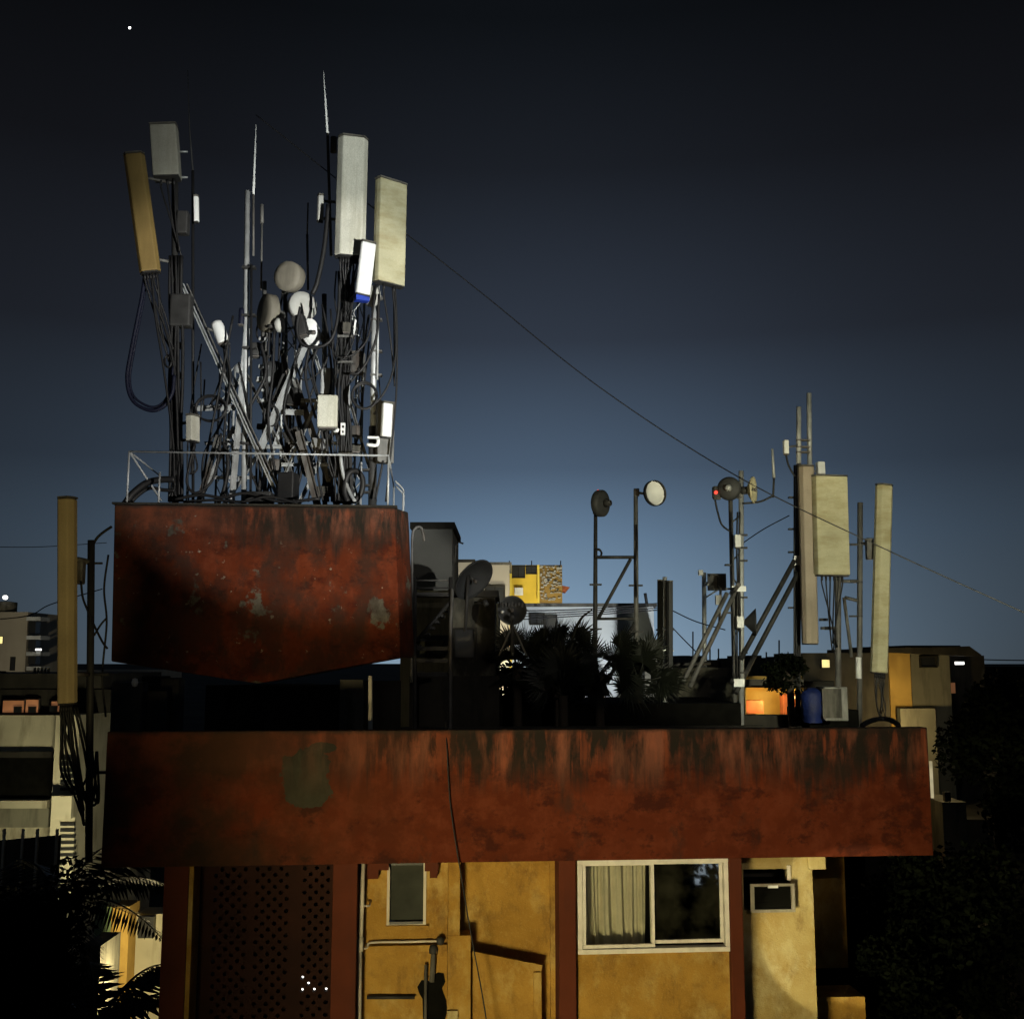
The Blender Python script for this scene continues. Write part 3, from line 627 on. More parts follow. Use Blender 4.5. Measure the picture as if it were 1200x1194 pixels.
def mastx(px, Y, Z=None, pxt=None, pyb=590, pyt=200):
    """nearest point on a mast given by two pixels"""
    a, b = W(px, pyb, Y), W(px if pxt is None else pxt, pyt, Y)
    def f(p):
        t = (p.z - a.z) / (b.z - a.z); return a.lerp(b, t)
    return f
def pole(mb, p0, p1, Y, rpx, Y2=None, n=10):
    mb.tube([W(*p0, Y), W(*p1, Y2 or Y)], pxm(rpx, Y), n); return mb
def dish(name, label, c, Y, rpx, aim, m, mastp=None, drum=0, back='steel', group=None, backbox=True, feed=True, rim=None):
    cp = W(*c, Y); r = pxm(rpx, Y); ax = Vector(aim).normalized()
    t = thing(name, label, 'dish', cp, 0, group)
    if drum:
        prof = [(0, .02), (r*.6, .018), (r*.97, 0), (r, -.02), (r, -drum), (r*.8, -drum-.03), (r*.3, -drum-.06), (0, -drum-.06)]
    else:
        d = r*.42
        prof = [(0, -d)] + [(r*k/8, -d*(1-(k/8)**2)) for k in range(1, 9)] + [(r*1.02, -.005), (r*1.02, -.03)] + [(r*k/8, -d*(1-(k/8)**2)-.02-.015*(1-k/8)) for k in range(7, 0, -1)] + [(0, -d-.04)]
    b = MB(); b.lathe(cp, ax, prof, 28); b.build('reflector', m, t)
    bk = cp + ax*(-(drum+.06) if drum else -(r*.42+.04))
    if backbox:
        b = MB(); b.lathe(bk, -ax, [(0,-.01),(r*.3,-.01),(r*.3,.05),(r*.22,.12),(0,.12)], 14); b.build('radio_hub', M[back], t)
    if rim:
        b = MB(); b.lathe(cp, ax, [(r*1.0,-.02),(r*1.06,-.03),(r*1.06,.05),(r*1.0,.05),(r*.99,.0)], 28); b.build('rim', M[rim], t)
    if feed and not drum and ax.y < .1 and rpx > 11:
        b = MB(); b.tube([cp - ax*r*.4, cp + ax*r*.1], .012, 6); b.lathe(cp + ax*r*.1, ax, [(0,-.03),(.03,-.03),(.035,.02),(0,.03)], 10); b.build('feed', M['steel'], t)
    if mastp is not None:
        b = MB(); b.tube([bk - ax*.03, Vector(mastp)], .024, 8); b.lathe(Vector(mastp), (0,0,1), [(0,-.07),(.055,-.07),(.055,.07),(0,.07)], 10); b.build('mount_arm', M['steel'], t)
    return t
def radio(name, label, c, Y, wpx, hpx, depth, yaw, m, tilt=0, mastp=None, leads=0, round_=False, leadto=None, cat='radio unit', ribs=False):
    cp = W(*c, Y); w, h = pxm(wpx, Y), pxm(hpx, Y)
    Z = Vector((math.sin(R(tilt)), 0, math.cos(R(tilt)))); X = Vector((math.cos(R(yaw)), math.sin(R(yaw)), 0)); X = (X - Z*X.dot(Z)).normalized(); Yv = Z.cross(X)
    t = thing(name, label, cat, cp - Z*h/2)
    b = MB()
    if round_: b.lathe(cp - Z*h/2, Z, [(0,0),(w*.45,0),(w*.5,.02),(w*.5,h-.05),(w*.42,h),(0,h)], 18)
    else: b.obox(cp, X, Yv, Z, w, depth, h)
    b.build('casing', m, t, bevel=0 if round_ else .02)
    b = MB(); b.obox(cp - Z*(h/2+.012), X, Yv, Z, w*.8, depth*.8, .02)
    if ribs:
        for k in range(5): b.obox(cp + X*w*(-.36+.18*k) + Yv*(depth/2+.02), X, Yv, Z, .012, .04, h*.85)
    b.build('end_plate', M['steel'], t)
    if mastp is not None:
        b = MB(); b.tube([cp + Yv*depth*.4, Vector(mastp)], .02, 6); b.build('bracket', M['steel'], t)
    for k in range(leads):
        s0 = cp - Z*(h/2+.02) + X*w*(-.25+.5*k/max(1,leads-1)); e = Vector(leadto) if leadto is not None else s0 - Vector((0,0,.5))
        b = MB(); b.tube(spline([s0, s0 - Z*.1, s0.lerp(e,.6)+Vector((rnd.uniform(-.05,.05),0,-.08)), e + Vector((rnd.uniform(-.04,.04),0,0))],5), .011, 6); b.build('lead', M['black'], t)
    return t
def cable(label, pts, Y, rpx=2.0, m='black', name='cable', group=None, n=7, dY=0, cat='cable'):
    P3 = [W(p[0], p[1], (p[2] if len(p) > 2 else Y)) for p in pts]
    b = MB(); b.tube(spline(P3, n), pxm(rpx, Y), 6); return tag(b.build(name, M[m]), label, cat, group)
def coil(label, c, Y, rx, ry, turns, rpx=1.3, m='black', cat='cable coil', seed=1):
    q = random.Random(seed); pts = []
    for k in range(turns*18+1):
        th = 2*math.pi*k/18; j = k/18
        pts.append(W(c[0] + rx*math.cos(th)*(1+.05*math.sin(j*2.1+seed)), c[1] + ry*math.sin(th)*(1+.07*math.cos(j*1.7)) + j*.5, Y + .02*j + .03*math.sin(th+seed)))
    b = MB(); b.tube(pts, pxm(rpx, Y), 6); return tag(b.build('cable_coil', M[m]), label, cat)
def clamps(root, px, ys, Y, wpx, m='steel', pxt=None):
    for y in ys:
        b = MB(); b.obox(W(px, y, Y), Vector((1,0,0)), Vector((0,1,0)), Vector((0,0,1)), pxm(wpx, Y), .1, .03)
        b.build('clamp', M[m], root)

# ---------------------------------------------------------------- the cluster on the tank: masts
def base(px, Y): return deck(px, Y)
Y1, Y2, Y3 = 15.5, 16.0, 16.6
m1 = thing('antenna_mast', 'thick dark cable-wrapped mast at the left of the tank roof', 'mast', base(207,Y1))
b = MB(); b.tube([base(207,Y1), W(205,215,Y1)], pxm(4.2,Y1), 12); b.build('pole', M['dark'], m1)
b = MB(); b.box(base(207,Y1)+Vector((0,0,.02)), .35, .35, .04); b.build('base_plate', M['dark'], m1)
for k in range(6):
    x0 = 200+k*2.6; b = MB(); b.tube(spline([W(x0+rnd.uniform(-2,2), y, Y1-.07-.02*(k%3)) for y in (300,350,400,450,500,550,588)],4), pxm(rnd.uniform(1.3,2.2),Y1), 6); b.build('strapped_cable', M['black'], m1)
for y in (330,372,405,440,505,555): 
    b = MB(); b.lathe(W(206.5,y,Y1), (0,0,1), [(0,-.04),(.085,-.04),(.09,0),(.085,.04),(0,.04)], 12); b.build('strap', M['dark'], m1)
b = MB(); b.obox(W(213,365,Y1-.05), Vector((1,0,0)), Vector((0,1,0)), Vector((0,0,1)), .3, .2, .48); b.build('junction_box', M['dark'], m1, bevel=.03)
b = MB(); b.obox(W(215,262,Y1-.02), Vector((1,0,0)), Vector((0,1,0)), Vector((0,0,1)), .16, .16, .34); b.build('remote_unit', M['dark'], m1, bevel=.02)

m2 = thing('thin_pole', 'thin straight black pole right of the dark left mast', 'pole', base(228,Y2))
b = MB(); b.tube([base(228,Y2), W(226,200,Y2)], pxm(1.8,Y2), 8); b.build('pole', M['black'], m2)
b = MB(); b.tube([W(226,200,Y2), W(222,150,Y2), W(220,82,Y2)], pxm(1.1,Y2), 6, r2=.004); b.build('whip', M['dark'], m2)

m3 = thing('antenna_mast', 'tall pale galvanised pole in the middle of the left antenna cluster', 'mast', base(288,Y2))
b = MB(); b.tube([base(287,Y2), W(290,224,Y2)], pxm(3.3,Y2), 12); b.build('pole', M['galv'], m3)
b = MB(); b.tube([base(295,Y2-.12), W(294.5,310,Y2-.12)], pxm(1.5,Y2), 8); b.build('strapped_cable', M['black'], m3)
clamps(m3, 292, (314,370,408,520), Y2-.06, 16, 'dark')
wh = thing('whip_antenna', 'slim white whip antenna above the tall pale galvanised pole', 'antenna', W(297,232,Y2))
b = MB(); b.tube([W(297,300,Y2), W(297,228,Y2)], pxm(1.4,Y2), 8); b.build('mount_tube', M['steel'], wh)
b = MB(); b.tube([W(297,228,Y2), W(300,147,Y2)], pxm(1.6,Y2), 8, r2=pxm(.7,Y2)); b.build('whip', M['white'], wh)
wh = thing('whip_antenna', 'short dim grey rod antenna just right of the pale pole', 'antenna', W(307,330,Y3))
b = MB(); b.tube([W(306,340,Y3), W(307,262,Y3)], pxm(1.2,Y3), 8); b.tube([W(307,262,Y3), W(307,240,Y3)], pxm(2.2,Y3), 8); b.build('rod', M['steel'], wh)
tag(MB().tube([W(360,275,Y3+.3), W(361,238,Y3+.3)], pxm(1,Y3), 6).tube([W(361,340,Y3+.3), W(360,275,Y3+.3)], pxm(1.6,Y3), 6).build('rod_antenna', M['steel']), 'faint thin rod standing between the middle dishes and the tall white panel', 'antenna')

wh = thing('whip_antenna', 'tall thin white whip antenna rising above the tallest white panel', 'antenna', W(385,170,Y2))
b = MB(); b.tube([W(388,300,Y2), W(384,160,Y2)], pxm(1.8,Y2), 8); b.build('mount_tube', M['steel'], wh)
b = MB(); b.tube([W(384,160,Y2), W(379,84,Y2)], pxm(1.7,Y2), 8, r2=pxm(.8,Y2)); b.build('whip', M['white'], wh)
b = MB(); b.lathe(W(391,170,Y2), (0,0,1), [(0,-.12),(.05,-.12),(.05,.12),(0,.12)], 12); b.build('coil_housing', M['conc'], wh)

def lattice(label, px, pyb, pyt, Y, wpx, m, n, seed):
    """a slim triangular lattice mast: three legs and zigzag bracing"""
    q = random.Random(seed); a, c = W(px, pyb, Y), W(px, pyt, Y); s = pxm(wpx, Y)/2
    a = Vector((c.x, Y, a.z)); offs = [Vector((-s,-s*.5,0)), Vector((s,-s*.5,0)), Vector((0,s,0))]
    t = thing('lattice_mast', label, 'mast', a)
    for o in offs: b = MB(); b.tube([a+o, c+o], .018, 8); b.build('leg', M[m], t)
    for k in range(n):
        h0, h1 = a.z + (c.z-a.z)*k/n, a.z + (c.z-a.z)*(k+1)/n
        for i in range(3):
            o0, o1 = offs[i], offs[(i+1)%3]
            if k % 2: o0, o1 = o1, o0
            b = MB(); b.tube([Vector((a.x,Y,h0))+o0, Vector((a.x,Y,h1))+o1], .009, 5); b.build('brace', M[m], t)
    return t
lattice('pale slim triangular lattice mast in the centre of the cluster', 345, 592, 372, Y3+.1, 22, 'galv', 9, 1)
lattice('darker lattice mast between the pale pole and the dark left mast', 268, 592, 430, Y3+.4, 18, 'galv', 7, 2)
lattice('grey lattice mast half hidden behind the cable-wrapped mast', 418, 592, 350, Y3+.3, 20, 'galv', 9, 3)

# steel tripod frame
fr = thing('steel_tripod', 'pale steel angle-section tripod frame with cross bars in the middle cluster', 'frame', base(300,16.2))
def bar(root, p, q, Yp, Yq, wpx, m='galv', name='strut', d=.05):
    a, c = W(*p, Yp), W(*q, Yq); Z = (c-a).normalized(); X = Z.cross(Vector((0,1,0))).normalized(); Yv = Z.cross(X); w = pxm(wpx, Yp)
    b = MB(); b.obox((a+c)/2, X, Yv, Z, w, .012, (c-a).length); b.obox((a+c)/2 + X*(w/2-.006) + Yv*(d/2+.0062), X, Yv, Z, .012, d, (c-a).length-.002)
    return b.build(name, M[m], root)
bar(fr, (272,590), (290,385), 15.9, 16.0, 6, name='leg'); bar(fr, (303,532), (362,395), 16.1, 16.2, 8, name='leg')
bar(fr, (228,479), (276,478), 15.95, 15.95, 6, name='cross_bar'); bar(fr, (329,483), (356,484), 16.2, 16.2, 6, name='cross_bar')
bar(fr, (296,524), (330,524), 16.3, 16.3, 4, name='cross_bar'); bar(fr, (214,334), (330,592), 15.7, 15.85, 4.5); bar(fr, (219,334), (335,592), 15.78, 15.93, 3, 'steel')
bar(fr, (345,445), (395,592), 16.4, 16.5, 8, 'steel', 'leg'); bar(fr, (256,510), (232,592), 16.2, 15.9, 7, 'steel', 'leg')
bar(fr, (350,505), (372,592), 16.0, 16.0, 9, 'steel', 'leg'); bar(fr, (398,430), (320,560), 16.7, 16.7, 5, 'steel'); bar(fr, (275,505), (292,520), 16.0, 16.0, 8, 'steel', 'gusset')
bar(fr, (330,410), (352,500), 16.6, 16.6, 6, 'steel'); bar(fr, (318,470), (345,592), 16.7, 16.6, 6, 'dark')
for (p_,q_,w_,m_) in (((362,395),(404,520),4,'galv'),((303,532),(262,592),5,'galv'),((372,470),(318,592),4,'galv'),((290,440),(345,560),3.5,'steel'),((245,560),(300,560),3.5,'galv'),((330,545),(405,545),3.5,'galv'),((350,592),(404,480),4,'galv'),((410,470),(436,560),3.5,'steel'),((300,590),(330,500),4,'galv'),((232,592),(275,500),4,'galv'),((262,480),(300,410),3.5,'galv'),((392,440),(360,560),3.5,'galv'),((318,470),(372,470),4,'galv'),((345,520),(412,520),3.5,'galv'),((420,592),(392,500),4,'galv'),((240,520),(290,520),3.5,'galv')):
    bar(fr, p_, q_, 16.35, 16.4, w_, m_, name='brace')
b = MB(); b.lathe(W(280,432,15.95), (0,1,0), [(0,-.02),(.07,-.02),(.07,.02),(0,.02)], 14); b.build('gusset', M['galv'], fr)

# right hand masts of the cluster
m4 = thing('antenna_mast', 'pale mast wrapped in black cables under the tall white panel antenna', 'mast', base(405,Y2))
b = MB(); b.tube([base(409,Y2), W(402,170,Y2)], pxm(4.2,Y2), 12); b.build('pole', M['galv'], m4)
for k in range(9):
    x0 = 393+k*2.8; b = MB(); b.tube(spline([W(x0+rnd.uniform(-3,3)+(400-x0)*.35*math.sin((y-330)/90), y, Y2-.09-.02*(k%3)) for y in (318,350,385,420,460,500,545,590)],4), pxm(rnd.uniform(1.0,1.9),Y2), 6); b.build('strapped_cable', M['black'], m4)
b = MB(); b.tube(spline([W(399,535,Y2-.2), W(402,555,Y2-.2), W(409,575,Y2-.22), W(416,588,Y2-.25)]), pxm(2.2,Y2), 8); b.build('conduit', M['galv'], m4)
clamps(m4, 405, (350,395,425,532), Y2-.1, 18)
m5 = thing('antenna_mast', 'dark lower mast with pale top tube at the right edge of the tank roof', 'mast', base(437,Y2))
b = MB(); b.tube([base(437,Y2), W(437,500,Y2)], pxm(5,Y2), 12); b.build('lower_pole', M['dark'], m5)
b = MB(); b.tube([W(437,500,Y2), W(439,335,Y2)], pxm(3.6,Y2), 12); b.build('upper_pole', M['galv'], m5)
clamps(m5, 433, (551,569,577), Y2, 16, 'dark'); clamps(m5, 441, (375,412,440), Y2, 14)
b = MB(); b.tube([W(442,445,Y2-.05), W(444,330,Y2-.05)], pxm(1.3,Y2), 8); b.build('side_tube', M['galv'], m5)
m6 = thing('antenna_mast', 'slender dark mast behind the pale tripod frame, carrying small fittings', 'mast', base(312,Y3))
b = MB(); b.tube([base(312,Y3), W(310,330,Y3)], pxm(2.6,Y3), 10); b.build('pole', M['steel'], m6)
for y in (398,415,430,445,458,470,485,500,515): 
    b = MB(); b.obox(W(311+rnd.uniform(-3,4),y,Y3-.08), Vector((1,0,0)), Vector((0,1,0)), Vector((.1,0,1)).normalized(), pxm(rnd.uniform(8,18),Y3), .1, pxm(rnd.uniform(3,6),Y3)); b.build('clamp', M['galv' if rnd.random()<.5 else 'dark'], m6)
m7 = thing('antenna_mast', 'grey mast between the tripod and the cable-wrapped pale mast', 'mast', base(375,Y3))
b = MB(); b.tube([base(382,Y3), W(380,345,Y3)], pxm(3,Y3), 10); b.build('pole', M['steel'], m7)
m8 = thing('antenna_mast', 'short grey mast carrying the middle round dish', 'mast', base(330,Y3+.2))
b = MB(); b.tube([base(338,Y3+.2), W(334,330,Y3+.2)], pxm(2.6,Y3), 10); b.build('pole', M['steel'], m8)

# panels
panel('panel_antenna', 'long tan panel antenna leaning outward at the far left of the tank cluster', (176,319), (157,182), Y1-.3, 25, .16, 10, M['panelt_dim'], mast=mastx(206,Y1), leads=5, leadto=W(200,420,Y1-.1), dY=-.05)
t = panel('panel_antenna', 'short pale block antenna above the dark left mast', (196,209), (192,150), Y1-.1, 33, .26, 8, M['panel_dim'], mast=mastx(206,Y1), leads=3, leadto=W(208,300,Y1-.1), chamf=.06)
b = MB(); b.tube([W(210,178,Y1), W(220,178,Y1)], .014, 6); b.tube([W(210,208,Y1), W(220,208,Y1)], .014, 6); b.build('arm', M['galv'], t)
panel('panel_antenna', 'tallest white panel antenna on the cable-wrapped mast of the tank roof', (410,301), (414,163), Y2-.5, 37, .19, 14, M['panel'], mast=mastx(405,Y2), leads=8, leadto=W(404,370,Y2-.12), chamf=.3, dY=.05)
panel('panel_antenna', 'flat wide panel antenna at the right edge of the tank cluster, crossed by the wire', (456,333), (459,214), Y2-.3, 41, .15, 38, M['panely'], mast=mastx(439,Y2), leads=2, leadto=W(462,450,Y2-.1), chamf=.08)
t = panel('panel_antenna', 'bright white tilted panel with blue base behind the tallest white panel', (425,345), (432,285), Y2-.75, 19, .08, 25, M['white'], mast=mastx(405,Y2), chamf=.1)
b = MB(); b.obox(W(424,347,Y2-.70), Vector((math.cos(R(25)),math.sin(R(25)),0)), Vector((-math.sin(R(25)),math.cos(R(25)),0)), Vector((0,0,1)), .2, .12, .16); b.build('base_box', M['blue'], t)
panel('antenna_unit', 'small narrow white rounded unit beside the thin black pole', (230,260), (229.5,231), Y2-.1, 6.5, .08, 5, M['white'], mast=mastx(227,Y2), chamf=.4)
panel('antenna_unit', 'tiny white bracket-shaped unit left of the tallest white panel', (375,259), (376,230), Y2-.1, 8, .08, 15, M['dish'], mast=mastx(402,Y2), chamf=.35)
panel('antenna_unit', 'narrow cream box on the dark left mast above the railing', (226,517), (226,488), Y1-.25, 9, .2, -20, M['panel'], mast=mastx(207,Y1), leads=4, leadlen=.45, chamf=.1)
t = panel('antenna_unit', 'small white upright panel on dark backplate at the right of the tank railing', (452,512), (454,473), Y2-.35, 13, .09, 30, M['white'], mast=mastx(437,Y2), chamf=.1)
b = MB(); X_ = Vector((math.cos(R(20)),math.sin(R(20)),0)); b.obox(W(451,507,Y2-.1), X_, Vector((-X_.y,X_.x,0)), Vector((0,0,1)), pxm(20,Y2), .16, pxm(74,Y2)); b.build('backplate', M['steel'], t, bevel=.01)
t = radio('radio_box', 'square pale grey equipment box in front of the grey mast', (384,483), Y2-.45, 24, 39, .2, 6, M['panel'], mastp=W(384,483,Y3), leads=3, leadto=W(390,560,Y2-.3))
t = radio('radio_cylinder', 'white tilted cylindrical radio on the diagonal strut', (258,390), 15.75, 15, 28, .2, 0, M['white'], tilt=-22, mastp=W(243,385,15.7), leads=3, leadto=W(272,455,15.8), round_=True)
radio('ribbed_radio', 'grey finned radio unit stacked above the square pale box', (384,448), Y3-.2, 17, 32, .2, 10, M['galv'], mastp=W(381,448,Y3), ribs=True)
radio('ribbed_radio', 'dull grey radio with angled lower half right of the cable-wrapped mast', (418,425), Y3-.1, 17, 26, .22, -10, M['steel'], mastp=W(406,425,Y2), ribs=True)
radio('grey_box', 'small light grey box beside the half-hidden white dish', (406,384), Y2-.3, 10, 12, .12, 10, M['conc'], mastp=W(405,384,Y2))
radio('equipment_box', 'black equipment box standing on the tank roof behind the railing', (338,570), 15.7, 20, 32, .25, -10, M['black'], cat='box')
radio('equipment_box', 'low dark box at the foot of the pale tripod, near the railing middle', (305,583), 15.6, 30, 12, .3, 0, M['dark'], cat='box')
radio('navy_unit', 'small navy blue oval unit left of the pale galvanised pole', (283,371), Y2-.05, 7, 20, .1, 0, M['navy'], mastp=W(290,371,Y2), round_=True)
t = thing('mount_fitting', 'bright white twin-hole bracket fitting on the cable-wrapped mast', 'fitting', W(402,508,Y2-.3))
b = MB(); b.obox(W(402,503,Y2-.3), Vector((1,0,0)), Vector((0,1,0)), Vector((0,0,1)), pxm(5,Y2), .06, pxm(14,Y2)); b.build('plate', M['white'], t)
b = MB()
for y in (500,506): b.obox(W(402,y,Y2-.335), Vector((1,0,0)), Vector((0,1,0)), Vector((0,0,1)), pxm(2,Y2), .012, pxm(2.4,Y2))
b.build('hole', M['shut'], t)
b = MB(); b.lathe(W(394,504,Y2-.3), (1,0,.2), [(0,-.05),(.035,-.03),(.04,.02),(0,.05)], 12); b.build('knob', M['white'], t)
t = thing('mount_fitting', 'bright white hooked bracket on the right edge dark mast', 'fitting', W(437,520,Y2-.3))
b = MB(); b.obox(W(438,513,Y2-.3), Vector((1,0,0)), Vector((0,1,0)), Vector((0,0,1)), pxm(14,Y2), .05, pxm(2.5,Y2)); b.build('plate', M['white'], t)
b = MB(); b.tube(spline([W(443,515,Y2-.3), W(443,519,Y2-.3), W(440,522,Y2-.3), W(430,521,Y2-.3)],4), .026, 8); b.build('hook', M['white'], t)

# dishes of the cluster
dish('drum_dish', 'big round grey-brown drum dish with pale patch in the middle of the cluster', (336,323), Y2-.2, 18.5, (-.35,-1,-.05), M['dishg'], mastp=W(334,340,Y3+.2), drum=.16)
dish('drum_dish', 'greyish oval drum dish turned sideways beside the pale galvanised pole', (309,366), Y3-.3, 23, (-.85,-.6,.0), M['dishg'], mastp=W(310,390,Y3), drum=.14)
dish('drum_dish', 'white dish seen from behind with black radio under the big grey-brown dish', (356,358), Y3-.1, 18, (.5,-.8,.05), M['dish'], mastp=W(338,360,Y3+.2), drum=.12)
dish('small_dish', 'narrow white dish seen edge-on lower right of the black radio', (366,390), Y2-.1, 17, (.9,-.45,0), M['white'], mastp=W(380,395,Y3), backbox=False)
dish('small_dish', 'half-hidden small white dish right of the cable-wrapped mast', (411,381), Y3-.2, 13, (.7,-.7,0), M['white'], mastp=W(405,385,Y2))
dish('small_dish', 'white dome dish just under the flat wide panel', (434,347), Y2-.15, 13, (-.6,-.75,-.1), M['dish'], mastp=W(439,350,Y2), drum=.06)
dish('small_dish', 'small white disc with blue rim near the oval drum dish', (330,381), Y3-.5, 9, (.95,-.3,0), M['dish'], mastp=W(312,381,Y3), drum=.05)
dish('drum_dish', 'dark drum dish low in the cluster between the frame legs', (322,437), Y3, 16, (.4,-.9,.1), M['dishd'], mastp=W(312,440,Y3), drum=.12)
radio('black_radio', 'black radio housing hanging below the rear white dish', (352,382), Y2-.3, 15, 26, .16, -10, M['dark'], tilt=-15, mastp=W(338,385,Y3+.2))

# cables of the cluster
q_ = random.Random(99)
cable('thick navy-black cable loop drooping below the leaning tan panel', [(170,322),(166,350),(154,410),(149,445),(156,470),(176,481),(192,476),(202,460),(204,440)], Y1-.25, 2.4, 'navy')
cable('second cable following the outer drooping loop on its inner side', [(173,322),(168,352),(157,410),(152,445),(158,466),(177,477),(191,472),(200,455),(203,430)], Y1-.2, 1.7, 'navy')
cable('thin cable from the leaning tan panel straight down to the railing', [(178,324),(182,370),(190,420),(197,470),(203,520),(205,580)], Y1-.3, 1.4)
cable('cable running from the tan panel behind the dark mast', [(184,322),(190,370),(200,410),(206,450),(209,540)], Y1-.2, 1.6)
cable('thick cable arching over the left corner of the tank and down its side', [(205,562),(190,562),(172,566),(156,578),(146,591),(141,598),(138,640,15.0)], Y1-.6, 4.2)
cable('thinner cable arching under the thick one at the tank corner', [(205,575),(190,574),(175,572),(162,580),(152,590),(145,596)], Y1-.5, 2.4)
cable('loose cable making a deep U under the narrow cream box', [(228,520),(222,545),(219,565),(226,577),(238,574),(250,560),(257,530),(259,508)], Y1-.3, 1.6)
cable('black cable wound along the tank edge at the railing foot', [(205,585),(235,580),(260,583),(290,578),(330,588),(375,584)], 15.2, 2.0)
cable('second black cable lying along the tank edge', [(215,588),(250,586),(285,588),(315,582),(350,590)], 15.1, 1.8)
cable('cable strung from the radio cylinder down to the tank roof', [(262,405),(270,440),(265,480),(262,530),(264,583)], 15.7, 1.5)
cable('flat dark strap cable hanging beside the frame leg', [(262,520),(266,530),(267,550),(262,575),(256,590)], 15.6, 2.4)
cable('thin cable arcing wide right of the cluster to the small white panel', [(460,338),(463,370),(464,410),(459,440),(449,462),(438,475)], Y2-.3, 1.3)
cable('second thin cable falling from the flat wide panel past the railing', [(463,338),(465,380),(465,440),(463,480),(455,560),(452,588)], Y2-.25, 1.2)
cable('black cable bundle running diagonally down from the tallest white panel', [(385,240),(380,290),(372,330),(366,345)], Y2-.3, 3.0)
cable('black cable sagging across the front of the cable-wrapped mast', [(444,345),(442,390),(432,420),(420,437),(410,438)], Y2-.35, 1.6)
cable('heavy cable curling around the rear white dish', [(352,360),(348,385),(354,403),(372,407),(388,398),(396,370),(398,330)], Y2-.4, 2.0)
cable('black cable from the rear dish to the grey mast foot', [(362,408),(358,440),(364,470),(370,490)], Y2-.35, 1.7)
cable('black cable crossing to the right of the rear dish cable', [(372,407),(366,430),(372,460),(382,480)], Y2-.38, 1.4)
cable('thick black hose curving on the tank roof behind the railing', [(408,588),(404,575),(408,556),(418,552),(425,562),(423,578),(414,588)], Y2-.2, 3.6)
cable('pair of cables dropping behind the small white panel', [(449,540),(445,560),(440,585)], Y2-.2, 1.4)
for k in range(10):
    x = 300 + k*12; b_ = rnd.uniform(-18,18)
    cable(['thin cable looping between the frame legs, low left','cable slung from the big round dish down the frame','slack cable across the frame centre','cable dropping behind the square pale box','kinked cable near the black equipment box','cable dangling by the slender dark mast','twisted cable behind the pale leg','cable hanging below the dark drum dish','cable trailing to the railing centre','cable climbing the grey mast'][k],
          [(x+b_, 385+rnd.uniform(-30,30)), (x+rnd.uniform(-14,14), 440), (x+rnd.uniform(-16,16), 490), (x+rnd.uniform(-10,10), 540), (x+rnd.uniform(-8,8), 588)], 16.35+rnd.uniform(-.3,.3), rnd.uniform(1.2,2.2))
coil('round coil of black cable hung on the right edge mast', (427,463), Y2-.35, 14.5, 15.5, 3, seed=2)
coil('flat oval coil of black cable left of the frame cross bar', (247,478), 15.6, 18, 15, 3, seed=5)
coil('small tight ring of cable above the left cross bar', (254,473), 15.65, 6, 6, 2, 1.0, seed=3)
coil('small ring of cable strapped left of the dark mast', (197,423), Y1-.2, 4, 7, 2, 1.2, seed=4)
coil('black cable coil low among the frame legs', (318,487), 16.1, 8, 12, 3, 1.6, seed=6)
for k in range(22):
    x0, x1 = q_.uniform(235, 440), 0; x1 = x0 + q_.uniform(-45, 45); y0 = q_.uniform(330, 470); sag = q_.uniform(0, 45); Yk = q_.uniform(15.5, 16.9)
    pts_ = [(x0, y0), (x0+(x1-x0)*.3+q_.uniform(-8,8), y0+(588-y0)*.35+sag*.4), (x0+(x1-x0)*.7+q_.uniform(-10,10), y0+(588-y0)*.7), (x1, 588)] if k % 3 else [(x0, y0), (x0+(x1-x0)*.4, y0+30+sag), (x1+10, y0+25+sag*.6), (x1+22, y0-q_.uniform(0,40))]
    cable('thin black cable tangled among the masts on the tank roof', pts_, Yk, q_.uniform(.8,1.5), group='tangled thin cables among the masts on the tank roof')
# more clutter carried by the masts, each a thing
for k,(x,y,w,h,m,tl) in enumerate([(345,465,12,20,'dark',10),(300,410,10,16,'dark',-5),(330,455,10,34,'dark',20),(374,520,16,12,'galv',8),(360,545,14,22,'dark',-12),(392,545,12,26,'dark',5),(418,505,10,12,'steel',0),(417,525,12,9,'conc',4),(343,510,20,14,'dark',-25),(290,540,12,8,'dark',0),(322,545,10,14,'steel',5),(380,575,22,10,'conc',0)]):
    radio('mount_box', ['dark tilted box mid-height on the frame','small dark box under the sideways oval dish','long dark module leaning between frame legs','grey metal fitting low on the grey mast','black module near the railing beside the grey mast','dark filter unit left of the black hose','small steel box on the cable-wrapped mast','pale grey clamp box under the twin-hole fitting','black wedge-shaped bracket by the pale leg','flat dark fitting near the pale pole foot','little steel box behind the railing centre','flat concrete block on the tank roof'][k], (x,y), 16.3, w, h, .16, rnd.uniform(-25,25), M[m], tilt=tl, cat='box', mastp=W(x+6,y,16.6))

